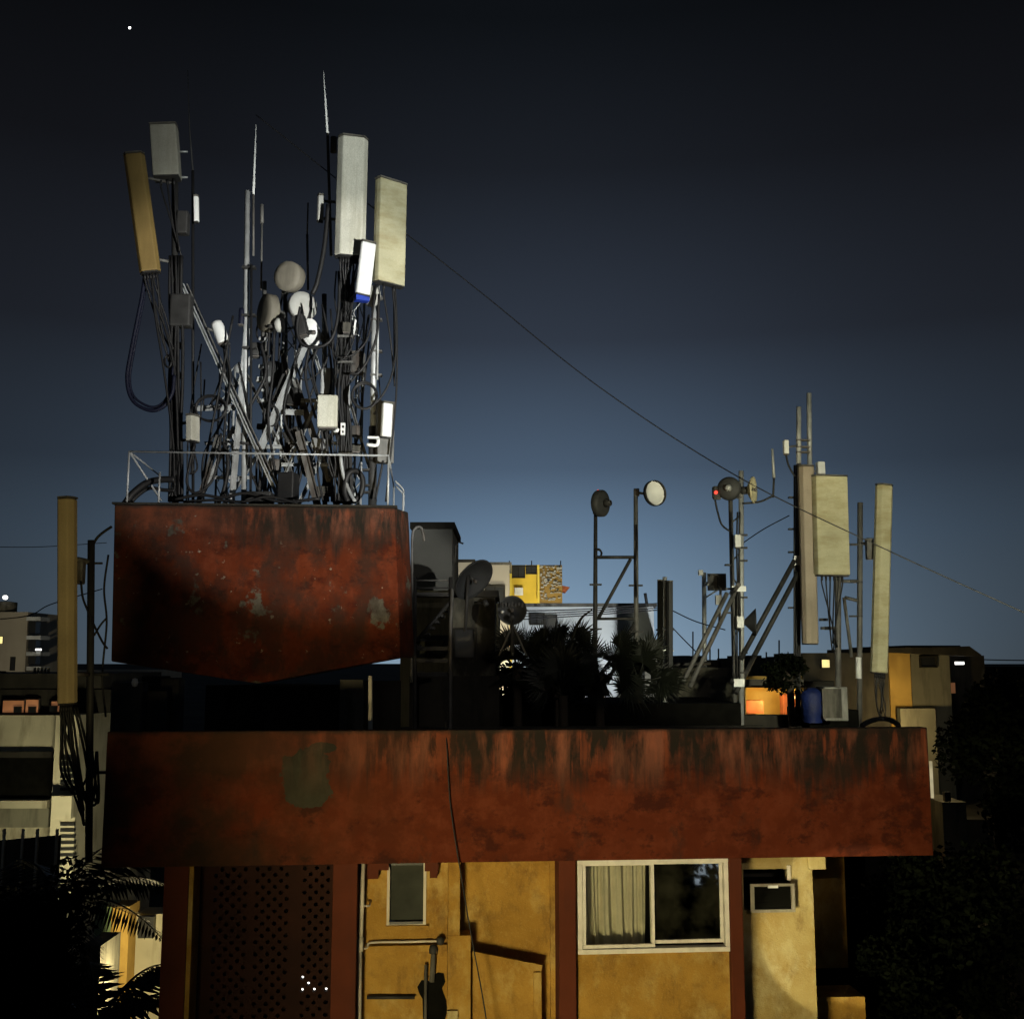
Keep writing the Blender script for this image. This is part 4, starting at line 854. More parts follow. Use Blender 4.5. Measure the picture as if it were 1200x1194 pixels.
# ---------------------------------------------------------------- left side of the house: pole with long panel
YL = 13.4
ml = thing('antenna_mast', 'dark vertical pole left of the house, beside the long tan panel', 'mast', W(104,1010,YL))
b = MB(); b.tube([W(104,1010,YL), W(107,633,YL)], pxm(4.2,YL), 12); b.build('pole', M['dark'], ml)
b = MB(); b.tube([W(96,660,YL), W(120,660,YL)], .015, 6); b.build('clamp', M['dark'], ml)
for y in (790,905): b = MB(); b.tube([W(105,y,YL), W(128,y,YL+.0)], .02, 6); b.build('wall_bracket', M['dark'], ml)
t = panel('panel_antenna', 'long upright tan panel antenna standing left of the house', (77.5,824), (77.5,585), YL-.4, 20.5, .19, -4, M['panelt'], mast=None, leads=5, leadto=W(97,960,YL-.3), chamf=.42)
b = MB(); b.obox(W(94,671,YL-.1), Vector((1,0,0)), Vector((0,1,0)), Vector((0,0,1)), .1, .12, .28); b.tube([W(90,655,YL-.2), W(104,658,YL-.03)], .03, 8); b.build('bracket', M['steel'], t, bevel=.02)
b = MB(); b.tube([W(88,790,YL-.3), W(104,790,YL-.03)], .025, 8); b.build('bracket', M['steel'], t)
cable('cable looping from the left panel bracket to the dark pole', [(95,682),(97,700),(103,716),(110,732),(120,752),(126,760)], YL-.2, 1.3)
cable('cable arching from the dark pole to the tank corner', [(108,640),(114,630),(122,623),(131,617)], YL+.2, 1.6)
cable('thin cable hanging between the dark pole and the tank', [(127,650),(122,690),(125,730),(120,790),(124,840)], YL+.2, 1.2)
cable('cable crossing the gap beside the tank lower left corner', [(110,745),(118,732),(125,724)], YL+.1, 1.2)
for k in range(7):
    cable(['leftmost drooping lead below the long tan panel','second looped lead below the long tan panel','crossing lead below the long tan panel','twisted lead hanging beside the louvred stair tower','lowest curved lead by the left dark pole','short looped lead against the left dark pole','thin lead dangling at the house left corner'][k],
      [(72+k*3,828),(68+k*5+rnd.uniform(-4,4),870),(72+k*6,910+rnd.uniform(-15,15)),(88+k*4,935+rnd.uniform(-15,15)),(104+k*2,925+rnd.uniform(-20,20)),(108+rnd.uniform(-4,8),880)], YL-.25+k*.04, 1.4)
# black clutter under the tank's left end
for k,(x,y,w,h,m) in enumerate([(150,866,34,130,'dark'),(185,870,24,120,'black'),(200,860,22,128,'dark')]):
    radio('equipment_cabinet', ['tall black cabinet under the left end of the tank','narrow black cabinet right of the white globe','dark box just under the tank sloping underside'][k], (x,y), 14.4+k*.3, w, h, .35, 5, M[m], cat='cabinet')
tag(MB().lathe(W(158,800,14.0), (0,0,1), [(0,-.05),(.03,-.04),(.042,0),(.03,.05),(0,.06)], 14).build('globe_lamp', M['white']), 'small unlit white globe among black cabinets under the tank', 'lamp')
tag(MB().tube([W(170,925,14.9), W(170,800,14.9)], .03, 8).build('stand_pipe', M['pvc']), 'pale vertical pipe standing under the left end of the tank', 'pipe')

# ---------------------------------------------------------------- roof of the neighbour, dishes and masts behind the parapet
def bbox(name, label, cat, px0, px1, pyt, Y, depth, m, zb=None, rz=0, bevel=0, group=None, parent=None):
    a, c = W(px0, pyt, Y), W(px1, pyt, Y); zb = 0 if zb is None else zb
    b = MB(); b.box(((a.x+c.x)/2, Y+depth/2, (a.z+zb)/2), c.x-a.x, depth, a.z-zb, rz)
    o = b.build(name, m, parent, bevel); return tag(o, label, cat, group) if parent is None else o
def building(name, label, cat, px0, px1, pyt, Y, depth, m, wins=(), zb=0, roof=None, rm='shade', sides=(), cap=.12):
    """front-facing block with real window recess boxes; wins = (px0, px1, py0, py1, material, frame?)"""
    a, c = W(px0, pyt, Y), W(px1, pyt, Y)
    t = thing(name, label, cat, ((a.x+c.x)/2, Y, zb))
    b = MB(); b.box(((a.x+c.x)/2, Y+depth/2, (a.z+zb)/2), c.x-a.x, depth, a.z-zb); b.build('wall', m, t)
    if roof:
        b = MB(); b.box(((a.x+c.x)/2, Y+depth/2-.05, a.z+cap/2+.003), c.x-a.x+roof*2, depth+roof*2, cap); b.build('roof', M[rm], t)
    for q in wins:
        p0, p1 = W(q[0], q[2], Y), W(q[1], q[3], Y)
        cx, cz, w, h = (p0.x+p1.x)/2, (p0.z+p1.z)/2, p1.x-p0.x, p0.z-p1.z
        fw = min(.08, w*.12, h*.12)
        b = MB()
        b.box((cx, Y-.03, cz+h/2+fw/2), w+2*fw, .12, fw); b.box((cx, Y-.03, cz-h/2-fw/2), w+2*fw, .12, fw)
        b.box((cx-w/2-fw/2, Y-.03, cz), fw, .12, h); b.box((cx+w/2+fw/2, Y-.03, cz), fw, .12, h)
        if len(q) > 5 and q[5]: b.box((cx, Y-.03, cz), fw*.6, .08, h)
        f = b.build('window', M[q[6] if len(q) > 6 else 'shade'], t)
        b = MB(); b.box((cx, Y-.012, cz), w, .02, h); b.build('pane', M[q[4]], f)
    return t

# dark stair tower of steel right of the tank
sr = thing('steel_scaffold', 'dark steel scaffold stair with rails between the tank and the tilted dish', 'scaffold', W(505,903,17.5))
YS = 17.5
for x in (486, 528): b = MB(); b.tube([W(x,903,YS), W(x,676,YS)], pxm(2.4,YS), 8); b.build('post', M['dark'], sr)
b = MB(); b.tube([W(527,903,YS-.05), W(528,730,YS-.05), W(530,690,YS-.05)], pxm(2.2,YS), 8); b.build('drain', M['steel'], sr)
for y in (680, 689, 698): b = MB(); b.tube([W(486,y,YS), W(530,y,YS)], pxm(1.1,YS), 6); b.build('guard_rail', M['steel' if y==680 else 'dark'], sr)
for y in (697.5, 760, 774, 790): b = MB(); b.box(W(507,y,YS+.3), pxm(44,YS), .6, .06); b.build('landing', M['dark'], sr)
b = MB()
for k in range(7): b.box(W(490+k*5.5, 757-k*7, YS+.3), pxm(6,YS), .5, .04)
b.tube([W(487,752,YS), W(527,706,YS)], .03, 6); b.build('stair_flight', M['dark'], sr)
building('rear_house', 'dim grey house wall with small dark windows seen through the scaffold', 'building', 470, 584, 700, 25, 4, M['walldk'], zb=0, wins=[(489,498,752,770,'wallg'),(503,518,752,770,'shut'),(534,552,738,756,'wallg')])
building('roof_cabin', 'grey streaked roof cabin with pale stains behind the scaffold stair', 'building', 484, 530, 620, 21, 2.5, M['wallbl'] if 0 else pm('streaked_cabin', (.17,.175,.165), .9, .25, .8, dirt=.9, dirtcol=(.42,.44,.43), dscale=(1.6,1.6,.35), thr=(.58,.7)), roof=.05, rm='shade', zb=W(500,692,21).z)
tag(MB().tube([W(533,660,21), W(534,640,21), W(537,635,21), W(543,637,21)], .02, 6).build('hooked_rod', M['steel']), 'thin hooked rod sticking up beside the grey roof cabin', 'rod')
building('stained_block', 'sooty stained plaster block with water marks under the tilted dish', 'building', 530, 580, 700, 19.6, 2.0, pm('stained_block_paint', (.12,.115,.09), .95, .35, 1.1, dirt=.92, dirtcol=(.012,.011,.009), dscale=(1.4,1.4,.7), thr=(.42,.58)), roof=.06, zb=0, wins=[(534,556,738,770,'shut')])
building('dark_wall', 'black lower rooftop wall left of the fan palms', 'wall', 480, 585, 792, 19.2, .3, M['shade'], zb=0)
# dishes
def sat(label, c, Y, rpx, aim, m, foot):
    t = dish('satellite_dish', label, c, Y, rpx, aim, M[m], backbox=False)
    cp = W(*c, Y); f = W(*foot, Y+.1); ax = Vector(aim).normalized(); r = pxm(rpx, Y)
    b = MB(); b.tube([cp - ax*(r*.44), f], .03, 8); b.build('pole', M['dark'], t)
    e = cp + ax*r*.8 - Vector((0,0,r*.55)); b = MB(); b.tube([cp - Vector((0,0,r*.97)), e], .016, 6); b.lathe(e, -ax+Vector((0,0,.4)), [(0,-.05),(.045,-.04),(.045,.05),(0,.07)], 10); b.build('feed_arm', M['dark'], t)
    return t
sat('large dark satellite dish tilted steeply beside the scaffold stair', (556,680), 18.4, 27, (.62,-.52,-.58), 'dishd', (545,740))
t = sat('round dark grey satellite dish with printed lettering above the palm fan', (600,715), 18.6, 17, (.05,-1,.08), 'dishd', (601,765))
b = MB()
for k in range(3): b.tube([W(601,732,18.7), W(585+k*16,768,18.7)], .018, 6)
b.build('tripod', M['steel'], t)
cp_ = W(601,709,18.5)
for k in range(7):
    b = MB(); b.box(cp_ + Vector((-.17+.055*k, -.03, .015*(k%2))), .034, .012, .055+.02*(k%3==0)); b.build('letter', M['black'], t)
b = MB(); b.lathe(W(589,717,18.45), (0,-1,0), [(0,-.01),(.03,0),(.02,.03),(0,.035)], 10); b.build('bolt', M['white'], t)

# fan palms behind the roof edge
def fanpalm(label, c, Y, n, rpx, seed, trunk=True, spread=1.0, aimup=.3, m='leaf2'):
    q = random.Random(seed); cp = W(*c, Y); t = thing('fan_palm', label, 'palm', (cp.x, Y, 0)); r = pxm(rpx, Y)
    b = MB(); b.tube([(cp.x, Y, 0), (cp.x+.05, Y, cp.z*.5), cp], .11, 8, r2=.08); b.build('trunk', M['bark'], t)
    b = MB()
    for k in range(n):
        az = q.uniform(0, 2*math.pi); el = q.uniform(-.45, 1.25)*spread
        d = Vector((math.cos(az)*math.cos(el), math.sin(az)*math.cos(el)*.8, math.sin(el)+.05)).normalized()
        st_ = r*q.uniform(.25,.6); hub = cp + d*st_; b.tube([cp, hub], .014, 5)
        up_ = d.cross(Vector((q.uniform(-1,1),q.uniform(-1,1),.4))).normalized(); ln = r*q.uniform(.4,.62)
        for i in range(26):
            a = (-1 + 2*i/25)*1.75
            dd = (d*math.cos(a) + up_*math.sin(a)).normalized(); l_ = ln*(.72+.28*math.cos(a))*q.uniform(.9,1.08)
            sd_ = dd.cross(d.cross(up_)).normalized()*.018
            m_ = hub + dd*l_*.55; tip = hub + dd*l_ - Vector((0,0,.10*l_*q.random()*2))
            b.add([hub, m_ + sd_, tip, m_ - sd_], [(0,1,2,3)])
    b.build('crown', M[m], t); return t
fanpalm('broad fan palm with stiff leaves in front of the round grey dish', (606,785), 19.4, 15, 62, 3)
fanpalm('tallest fan palm with upright spiky leaves in the middle', (652,775), 19.8, 18, 68, 4, aimup=.6)
fanpalm('fan palm in front of the left dish pole', (702,790), 19.9, 17, 70, 5)
fanpalm('low fan palm in front of the right dish pole', (748,800), 20.2, 14, 62, 6)
fanpalm('dense dark fan palm low against the house roof', (660,815), 19.0, 14, 74, 8)
tag(MB().tube(spline([W(664,790,19.3), W(672,745,19.3), W(681,725,19.3), W(694,714,19.3)]), .05, 6, r2=.012).build('bent_leaf_stalk', M['leaf2']), 'single bare curved palm stalk rising between the fan palms', 'palm stalk')

# H-frame with two dishes
YH = 21
hf = thing('dish_gantry', 'dark two-pole steel frame with cross bars carrying two round dishes', 'frame', (W(720,800,YH).x, YH, W(720,860,YH).z))
b = MB(); b.tube([W(697,860,YH), W(698,592,YH)], pxm(3.4,YH), 10, r2=pxm(2.2,YH)); b.build('pole', M['dark'], hf)
b = MB(); b.tube([W(746,860,YH), W(745,574,YH)], pxm(3.3,YH), 10, r2=pxm(2.6,YH)); b.build('pole', M['steel'], hf)
for (p,q,w) in (((697,653),(745,653),2),((700,725),(745,725),1.6),((701,725),(739,655),2),((712,800),(745,727),2)): b = MB(); b.tube([W(*p,YH), W(*q,YH)], pxm(w,YH), 8); b.build('cross_bar', M['dark'], hf)
clamps(hf, 698, (685,737), YH, 14, 'dark'); clamps(hf, 745, (686,740), YH, 16, 'dark')
b = MB(); b.tube([W(746,615,YH-.1), W(747,640,YH-.1), W(745,660,YH-.1), W(746,700,YH-.1)], .015, 6); b.build('strapped_cable', M['black'], hf)
t = dish('drum_dish', 'dark dish seen from the back on the left pole of the frame', (701,590), YH-.15, 16, (-.75,.6,.05), M['dishd'], mastp=W(698,598,YH), drum=.1, back='dark')
b = MB(); b.lathe(W(701,576,YH-.2), (0,0,1), [(0,-.03),(.03,-.02),(.03,.02),(0,.04)], 10); b.build('red_lamp', M['g_red'], t)
dish('drum_dish', 'white round dish with bright face on the right pole of the frame', (767,578), YH-.3, 14.5, (.5,-.85,.02), M['white'], mastp=W(746,577,YH), back='dark', feed=False, rim='dark')
coil('little cable ring on the left pole of the dish frame', (701,648), YH-.1, 4, 5, 2, 1.2, seed=9)

# twin strip antenna
YD = 20.6
dm = thing('antenna_mast', 'pale short mast squeezed between two dark strip panels', 'mast', (W(779,860,YD).x, YD, W(779,860,YD).z))
b = MB(); b.tube([W(779,860,YD), W(779,676,YD)], pxm(2.6,YD), 10); b.build('pole', M['galv'], dm)
for y in (738,762,784): b = MB(); b.box(W(779,y,YD-.1), pxm(20,YD), .08, .03); b.build('cross_plate', M['galv' if y>740 else 'dark'], dm)
panel('strip_antenna', 'left dark strip panel of the short pale mast', (773.5,800), (773.5,681), YD-.15, 6.5, .14, -12, M['near_black'], mast=mastx(779,YD,pyb=800,pyt=690))
panel('strip_antenna', 'right dark strip panel of the short pale mast', (784.5,795), (784.5,682), YD-.15, 7, .14, 18, M['dishd'], mast=mastx(779,YD,pyb=800,pyt=690))
tag(MB().tube([W(783,779,YD+.1), W(832,777,YD+.6)], .035, 8).build('steel_bar', M['dark']), 'dark horizontal bar from the twin strip mast to the brace', 'bar')

# far small mast with boxes
YF_ = 26
fm = thing('antenna_mast', 'small distant pale mast with little boxes behind the braces', 'mast', (W(826,830,YF_).x, YF_, W(826,830,YF_).z))
b = MB(); b.tube([W(826,830,YF_), W(825,671,YF_)], pxm(2.6,YF_), 10); b.tube([W(827,700,YF_), W(843,690,YF_)], .02, 6); b.tube([W(843,730,YF_), W(845,675,YF_)], .03, 8); b.build('pole', M['galv'], fm)
for (x,y,w,h,m) in ((821,671,5,6,'white'),(845,682,8,14,'dark'),(842,703,7,11,'white'),(828,684,4,4,'galv')): b = MB(); b.box(W(x,y,YF_-.2), pxm(w,YF_), .12, pxm(h,YF_)); b.build('small_box', M[m], fm)
b = MB(); b.box(W(840,682,YF_+.1), pxm(22,YF_), .03, pxm(20,YF_)); b.build('mesh_plate', M['steel'], fm)

# middle right twin-pole mast
YM = 20.4
mm = thing('antenna_mast', 'slender two-pole grey mast with dishes on top, steel braces at its foot', 'mast', (W(864,860,YM).x, YM, W(864,860,YM).z))
b = MB(); b.tube([W(862,860,YM), W(856,585,YM)], pxm(2.6,YM), 10); b.build('pole', M['steel'], mm)
b = MB(); b.tube([W(869,860,YM), W(868.5,552,YM)], pxm(3,YM), 10); b.build('pole', M['galv'], mm)
for k in range(3): b = MB(); b.tube(spline([W(858+k*5+rnd.uniform(-2,2), y, YM-.1) for y in (600,640,690,740,800)],4), pxm(1.1,YM), 6); b.build('strapped_cable', M['black'], mm)
for k in range(9):
    y_ = 612 + k*22; b = MB(); b.tube([W(857.5+(y_-585)*.021,y_,YM), W(868.5,y_+(13 if k%2 else -9),YM)], .016, 6); b.build('rung', M['steel'], mm)
clamps(mm, 871, (627,642,657,700,765,788), YM-.05, 9, 'dark'); clamps(mm, 854, (662,690,718), YM-.05, 9, 'dark')
for (p,q) in (((852,695),(800,800)),((863,690),(808,805)),((857,695),(866,685))): b = MB(); b.tube([W(*p,YM-.05), W(*q,YM-.6)], pxm(2.6,YM), 8); b.build('brace', M['steel'], mm)
b = MB(); b.box(W(866,690,YM-.1), pxm(16,YM), .05, .1); b.box(W(866,800,YM-.1), pxm(12,YM), .05, .14); b.build('bracket', M['galv'], mm)
t = dish('drum_dish', 'dark dish seen from behind at the top of the two-pole mast', (855,573), YM-.05, 14, (.3,.93,.05), M['dishd'], mastp=W(867,580,YM), drum=.09, back='galv')
t = radio('lamp_box', 'small dark box glowing with a red light left of the dark dish', (840,577), YM, 10, 14, .15, 0, M['dark'], mastp=W(853,575,YM), cat='warning light')
b = MB(); b.lathe(W(839,577,YM-.09), (0,-1,0), [(0,-.02),(.035,-.02),(.035,.01),(0,.03)], 12); b.build('red_lens', M['g_red'], t)
dish('drum_dish', 'cream dish facing right at the top of the two-pole mast', (884,574), YM-.15, 15.5, (.9,-.42,0), M['dishc'], mastp=W(869,575,YM), back='dark')
cable('cable drooping from the red light box to the two-pole mast', [(838,586),(841,600),(846,615),(856,623)], YM-.05, 1.2)
b = MB(); b.tube(spline([W(870,590,YM-.05), W(890,588,YM-.1), W(906,581,YM-.1)]), .02, 6); o = b.build('rod_antenna', M['dark']); tag(o, 'thin dark arm with upright rod right of the cream dish', 'antenna')
b = MB(); b.tube([W(906,583,YM-.1), W(907,560,YM-.1)], .02, 6); b.build('rod_base', M['dark'], o); b = MB(); b.tube([W(907,560,YM-.1), W(905,526,YM-.1)], .03, 8, r2=.02); b.build('rod', M['galv'], o)
radio('white_box', 'small white box in the middle of the two-pole mast', (864,634), YM-.25, 7.5, 15, .1, 8, M['white'], mastp=W(868,634,YM))
hn = thing('horn_antenna', 'dark conical horn antenna pointing right, low on the two-pole mast', 'antenna', W(876,729,YM-.1))
b = MB(); b.lathe(W(872,729,YM-.1), (1,-.25,0), [(0,0),(.05,0),(.06,.02),(.24,.2),(.25,.215),(0,.2)], 20); b.build('horn', M['dishd'], hn)
b = MB(); b.box(W(867,729,YM-.12), .14, .14, .22); b.build('radio_box', M['galv'], hn, bevel=.01)
radio('black_cabinet', 'black finned cabinet strapped behind the two-pole mast horn', (866,715), YM+.1, 9, 46, .1, 0, M['dark'], mastp=W(868,715,YM))

# right mast with panels
YR = 20.8
mr = thing('antenna_mast', 'tall dark mast with two pale tubes at its top behind the brown panel', 'mast', (W(938,860,YR).x, YR, W(938,860,YR).z))
b = MB(); b.tube([W(935,860,YR), W(936,545,YR)], pxm(3,YR), 10); b.build('pole', M['dark'], mr)
b = MB(); b.tube([W(936,550,YR), W(936,477,YR)], pxm(2.9,YR), 10); b.build('top_tube', M['galv'], mr)
b = MB(); b.tube([W(949,560,YR+.1), W(948,461,YR+.1)], pxm(2.9,YR), 10); b.build('top_tube', M['galv'], mr)
clamps(mr, 930, (583,620,647,712), YR, 12, 'dark'); clamps(mr, 941, (516,524,530), YR, 16, 'steel')
for k in range(3): b = MB(); b.tube(spline([W(931+k*2.4, y, YR-.1) for y in (545,600,660,720,790)],4), pxm(1.2,YR), 6); b.build('strapped_cable', M['black'], mr)
for (p,q) in (((931,657),(868,772)),((940,662),(884,768)),((868,772),(858,800)),((884,768),(862,812))): b = MB(); b.tube([W(*p,YR-.15), W(*q,YR-.5)], pxm(3,YR), 8); b.build('brace', M['dark'], mr)
b = MB(); b.box(W(935,657,YR-.1), .16, .12, .18); b.build('brace_joint', M['galv'], mr)
t = radio('small_radio', 'tiny bright white radio unit left of the tall tubes', (921,524), YR-.2, 6, 17, .1, 10, M['white'], mastp=W(936,522,YR))
cable('short cable bending from the tiny white radio into the mast', [(921,533),(924,545),(930,556),(934,560)], YR-.2, 1.2)
radio('white_box', 'white box peeking above the big yellowed panel', (961.5,552), YR+.1, 9, 22, .14, 8, M['white'], mastp=W(950,552,YR+.1))
panel('panel_antenna', 'long brownish upright panel antenna left of the big yellowed panel', (950,754), (945,547), YR-.4, 19, .18, 8, M['panelb'], mast=mastx(936,YR,pyb=800,pyt=560), chamf=.3)
pm_ = thing('antenna_mast', 'short grey mast below the big yellowed panel', 'mast', (W(982,860,YR).x, YR, W(982,860,YR).z))
b = MB(); b.tube([W(982,860,YR), W(982,640,YR)], pxm(3.6,YR), 10); b.build('pole', M['steel'], pm_)
for (p,q) in (((989,700),(998,770)),((966,736),(980,736)),((990,700),(1006,704)),((985,681),(1006,681))): b = MB(); b.tube([W(*p,YR), W(*q,YR)], pxm(2,YR), 8); b.build('strut', M['steel'], pm_)
b = MB(); b.box(W(965,726,YR), pxm(9,YR), .08, .05); b.box(W(968,736,YR), pxm(12,YR), .08, .05); b.build('clamp', M['dark'], pm_)
panel('panel_antenna', 'big wide yellowed panel antenna hanging above black leads at right', (975,674), (972,559), YR-.5, 42, .24, 4, M['panely'], mast=mastx(982,YR,pyb=800,pyt=660), leads=6, leadto=W(979,760,YR-.2), chamf=.1)
pr_ = thing('antenna_mast', 'plain grey pole between the two yellowed panels', 'mast', (W(1007,860,YR).x, YR, W(1007,860,YR).z))
b = MB(); b.tube([W(1007,860,YR), W(1008,589,YR)], pxm(3.2,YR), 10); b.build('pole', M['steel'], pr_)
clamps(pr_, 1003, (638,682,722), YR, 14, 'dark')
b = MB(); b.tube([W(1006,795,YR-.05), W(1006,770,YR-.05)], pxm(3.4,YR), 10); b.build('white_sleeve', M['white'], pr_)
t = panel('panel_antenna', 'long slanted yellowed panel antenna farthest right on the roof', (1031,788), (1037,569), YR-.4, 20, .18, 12, M['panely'], mast=None, leads=6, leadto=W(1033,840,YR-.4), chamf=.4, leadlen=.7)
b = MB(); b.box(W(1019,643,YR-.2), .14, .12, .4); b.tube([W(1008,637,YR), W(1020,637,YR-.2)], .03, 8); b.build('bracket', M['steel'], t, bevel=.02)
cable('black hose lying along the parapet under the slanted right panel', [(1010,850,13.9),(1022,844,14.1),(1034,842,14.2),(1045,844,14.1),(1053,850,13.9)], 14, 3.0)

# dark rooftop block the right masts stand on, cabinets, tarpaulin
building('rooftop_block', 'black unlit flat rooftop behind the parapet carrying the antenna masts', 'building', 585, 868, 824, 20.0, 3.6, M['near_black'], zb=0)
building('rooftop_block', 'smaller black rooftop block under the right-hand panel antennas', 'building', 948, 1006, 832, 20.0, 1.6, M['near_black'], zb=0)
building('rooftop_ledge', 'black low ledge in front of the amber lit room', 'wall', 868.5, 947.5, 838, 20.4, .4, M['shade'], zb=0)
building('rooftop_parapet', 'low dim concrete rooftop wall behind the two-pole mast', 'wall', 790, 872, 782, 24.2, .3, M['walldk'], zb=4)
bbox('rooftop_wall', 'thin pale ledge low between the two-pole mast and the lit room', 'ledge', 872, 942, 796, 24, .15, M['conc'], zb=W(900,803,24).z)
def clump(name, label, cat, c, Y, rx, rz, ry, n, ls, seed, m='leaf', trunk=None, lumps=9, parent=None):
    q = random.Random(seed); cp = W(*c, Y); RX, RZ = pxm(rx, Y), pxm(rz, Y)
    t = thing(name, label, cat, (cp.x, Y, 0))
    b = MB(); tb = trunk or .12
    b.tube([(cp.x, Y, 0), (cp.x + .1, Y+.05, cp.z*.6), cp], tb, 8, r2=tb*.5)
    cs = []
    for k in range(lumps):
        a, e = q.uniform(0, 2*math.pi), q.uniform(-1, 1); s_ = q.uniform(.25, .8)
        cc = cp + Vector((math.cos(a)*RX*s_*math.sqrt(1-e*e), math.sin(a)*ry*s_*math.sqrt(1-e*e), e*RZ*s_)); cs.append((cc, q.uniform(.3,.5)))
        b.tube([cp - Vector((0,0,RZ*.5)), (cp+cc)/2, cc], tb*.35, 5, r2=tb*.12)
    b.build('trunk', M['bark'], t)
    b = MB()
    for k in range(n):
        cc, s_ = q.choice(cs); d = Vector((q.gauss(0,1), q.gauss(0,1), q.gauss(0,1))).normalized() * (q.random()**.45)
        p = cc + Vector((d.x*RX*s_, d.y*ry*s_, d.z*RZ*s_))
        X = Vector((q.gauss(0,1), q.gauss(0,1), q.gauss(0,.7))).normalized(); Yv = X.cross(Vector((q.gauss(0,1), q.gauss(0,1), q.gauss(0,1)))).normalized(); l_ = ls*q.uniform(.6,1.3)
        b.add([p - X*l_*.5, p + Yv*l_*.28, p + X*l_*.5, p - Yv*l_*.28], [(0,1,2,3)])
    b.build('crown', M[m], t); return t
clump('potted_bush', 'small black bush at the foot of the brown panel', 'bush', (925,785), 20.0, 38, 26, .6, 1500, .09, 21)
tp = MB(); q = random.Random(5); pts = []
cab = thing('equipment_cabinet', 'pale grey metal cabinet beside the blue tarpaulin on the roof', 'cabinet', W(975,842,19.3))
b = MB(); b.box(W(975,824,19.3), pxm(27,19.3), .5, pxm(38,19.3)); b.build('casing', pm('cabinet_grey', (.2,.2,.185), .6, .15, 4, dirt=.6), cab, bevel=.012)
b = MB(); b.box(W(975,824,19.04), pxm(22,19.3), .012, pxm(33,19.3)); b.build('door', M['conc'], cab)
c0 = W(952,826,19.2)
for i in range(9):
    for j in range(12):
        th, f = 2*math.pi*j/12, i/8
        rr = pxm(13,19.2)*(.55+.5*math.sin(math.pi*min(1,f*.62+.2)))*(1+.16*q.uniform(-1,1)); rr *= (1 if i else .35)
        pts.append(c0 + Vector((math.cos(th)*rr, math.sin(th)*rr*.8, pxm(20,19.2)*(1-2*f))))
tp.add(pts, [(i*12+j, (i+1)*12+j, (i+1)*12+(j+1)%12, i*12+(j+1)%12) for i in range(8) for j in range(12)] + [tuple(range(12))], True)
tag(tp.build('tarpaulin', M['tarp']), 'crumpled bright blue tarpaulin bundle beside the grey cabinet', 'tarpaulin')

clump('shrub_mass', 'dense black shrub filling the gap below the fan palms', 'shrub', (640,812), 20.6, 75, 32, .8, 5000, .12, 51, lumps=12)
# the lit room seen past the roof edge
lr = thing('lit_room', 'open lit room glowing amber below the two-pole mast', 'building', (W(912,838,26).x, 26, 0))
a, c = W(878,808,26), W(966,840,26); 
b = MB(); b.box(((a.x+c.x)/2, 27.6, (a.z+c.z)/2), c.x-a.x+.6, .1, 1.2); b.build('back_wall', M['wally'], lr)
b = MB(); b.box((a.x-.12, 26.8, (a.z+c.z)/2), .1, 1.5, 1.2); b.box((W(932,820,26.9).x, 26.9, (a.z+c.z)/2), .1, 1.2, 1.2); b.build('partition', M['wally'], lr)
b = MB(); b.box(((a.x+c.x)/2, 26.75, a.z+.12), c.x-a.x+.8, 1.7, .14); b.build('roof', M['shade'], lr)
b = MB(); b.box((W(890,830,26).x, 26.9, c.z+.2), .5, .4, .3); b.box((W(935,830,26).x, 26.9, c.z+.25), .3, .4, .5); b.build('furniture', M['rust'], lr)
b = MB(); b.lathe(W(934,817,26.7), (0,0,1), [(0,-.05),(.06,-.03),(.06,.03),(0,.05)], 10); b.build('lamp', M['g_yel'], lr)
pl = bpy.data.lights.new('room_lamp', 'POINT'); pl.energy = 48; pl.color = (1,.66,.24); pl.shadow_soft_size = .06; plo = bpy.data.objects.new('room_lamp', pl); C.objects.link(plo); plo.location = W(899,819,26.4)
building('window_block', 'dark wall with one small yellow lit window behind the mast leads', 'building', 940, 1040, 765, 27.5, 3, M['shade'], wins=[(962,972,773,782,'g_yel')], zb=0)
# right building
rb = building('rooftop_house', 'grey-green rooftop house with flat overhanging roof at right', 'building', 1066, 1112, 762, 28.5, 4, M['wallg'], roof=.2, wins=[(1078,1096,770,781,'shut')], zb=0)
bbox('wall', '', '', 1041, 1066, 764, 28.4, 3.5, M['wally'], parent=rb)
a = W(1110,760,29); b = MB(); b.prism([W(1035,760,28)+Vector((0,0,.02)), W(1112,758,28)+Vector((0,0,.0)), W(1136,757,28), W(1150,767,28), W(1150,769,28), W(1035,764,28)][::-1], (0,5,0)); b.build('eave', M['shade'], rb)
b = MB(); b.box((W(1126,800,29.5).x, 31, W(1126,768,29.5).z/2), 1.3, 3, W(1126,768,29.5).z); b.build('dark_wing', M['shade'], rb)
b = MB(); b.box(W(1124.5,777,29), pxm(10,29), .05, pxm(3.2,29)); b.build('lit_slot', M['g_white'], rb)
b = MB(); b.box(W(1116,806,29), pxm(6,29), .05, pxm(12,29)); b.build('window', M['g_orange'], rb)
bbox('low_wall', '', '', 1055, 1096, 830, 27.6, .25, M['wallg'], parent=rb)
building('dim_house', 'dim grey house wall half hidden by the dark trees at right', 'building', 1130, 1200, 852, 33, 4, M['walldk'], zb=0, wins=[(1150,1170,880,905,'shut')])
bbox('glow_strip', 'bright narrow glowing strip, standing for a lit wall, just right of the parapet end', 'wall', 1090, 1092.5, 892, 24, .06, M['g_cream'], zb=W(1090,935,24).z)  # light on this strip is put in as emission
t = building('lit_balcony', 'small dim balcony block below the right trees', 'building', 1104, 1132, 940, 25, 1.5, M['walldk'], zb=0, wins=[(1106,1112,928,938,'shut')])

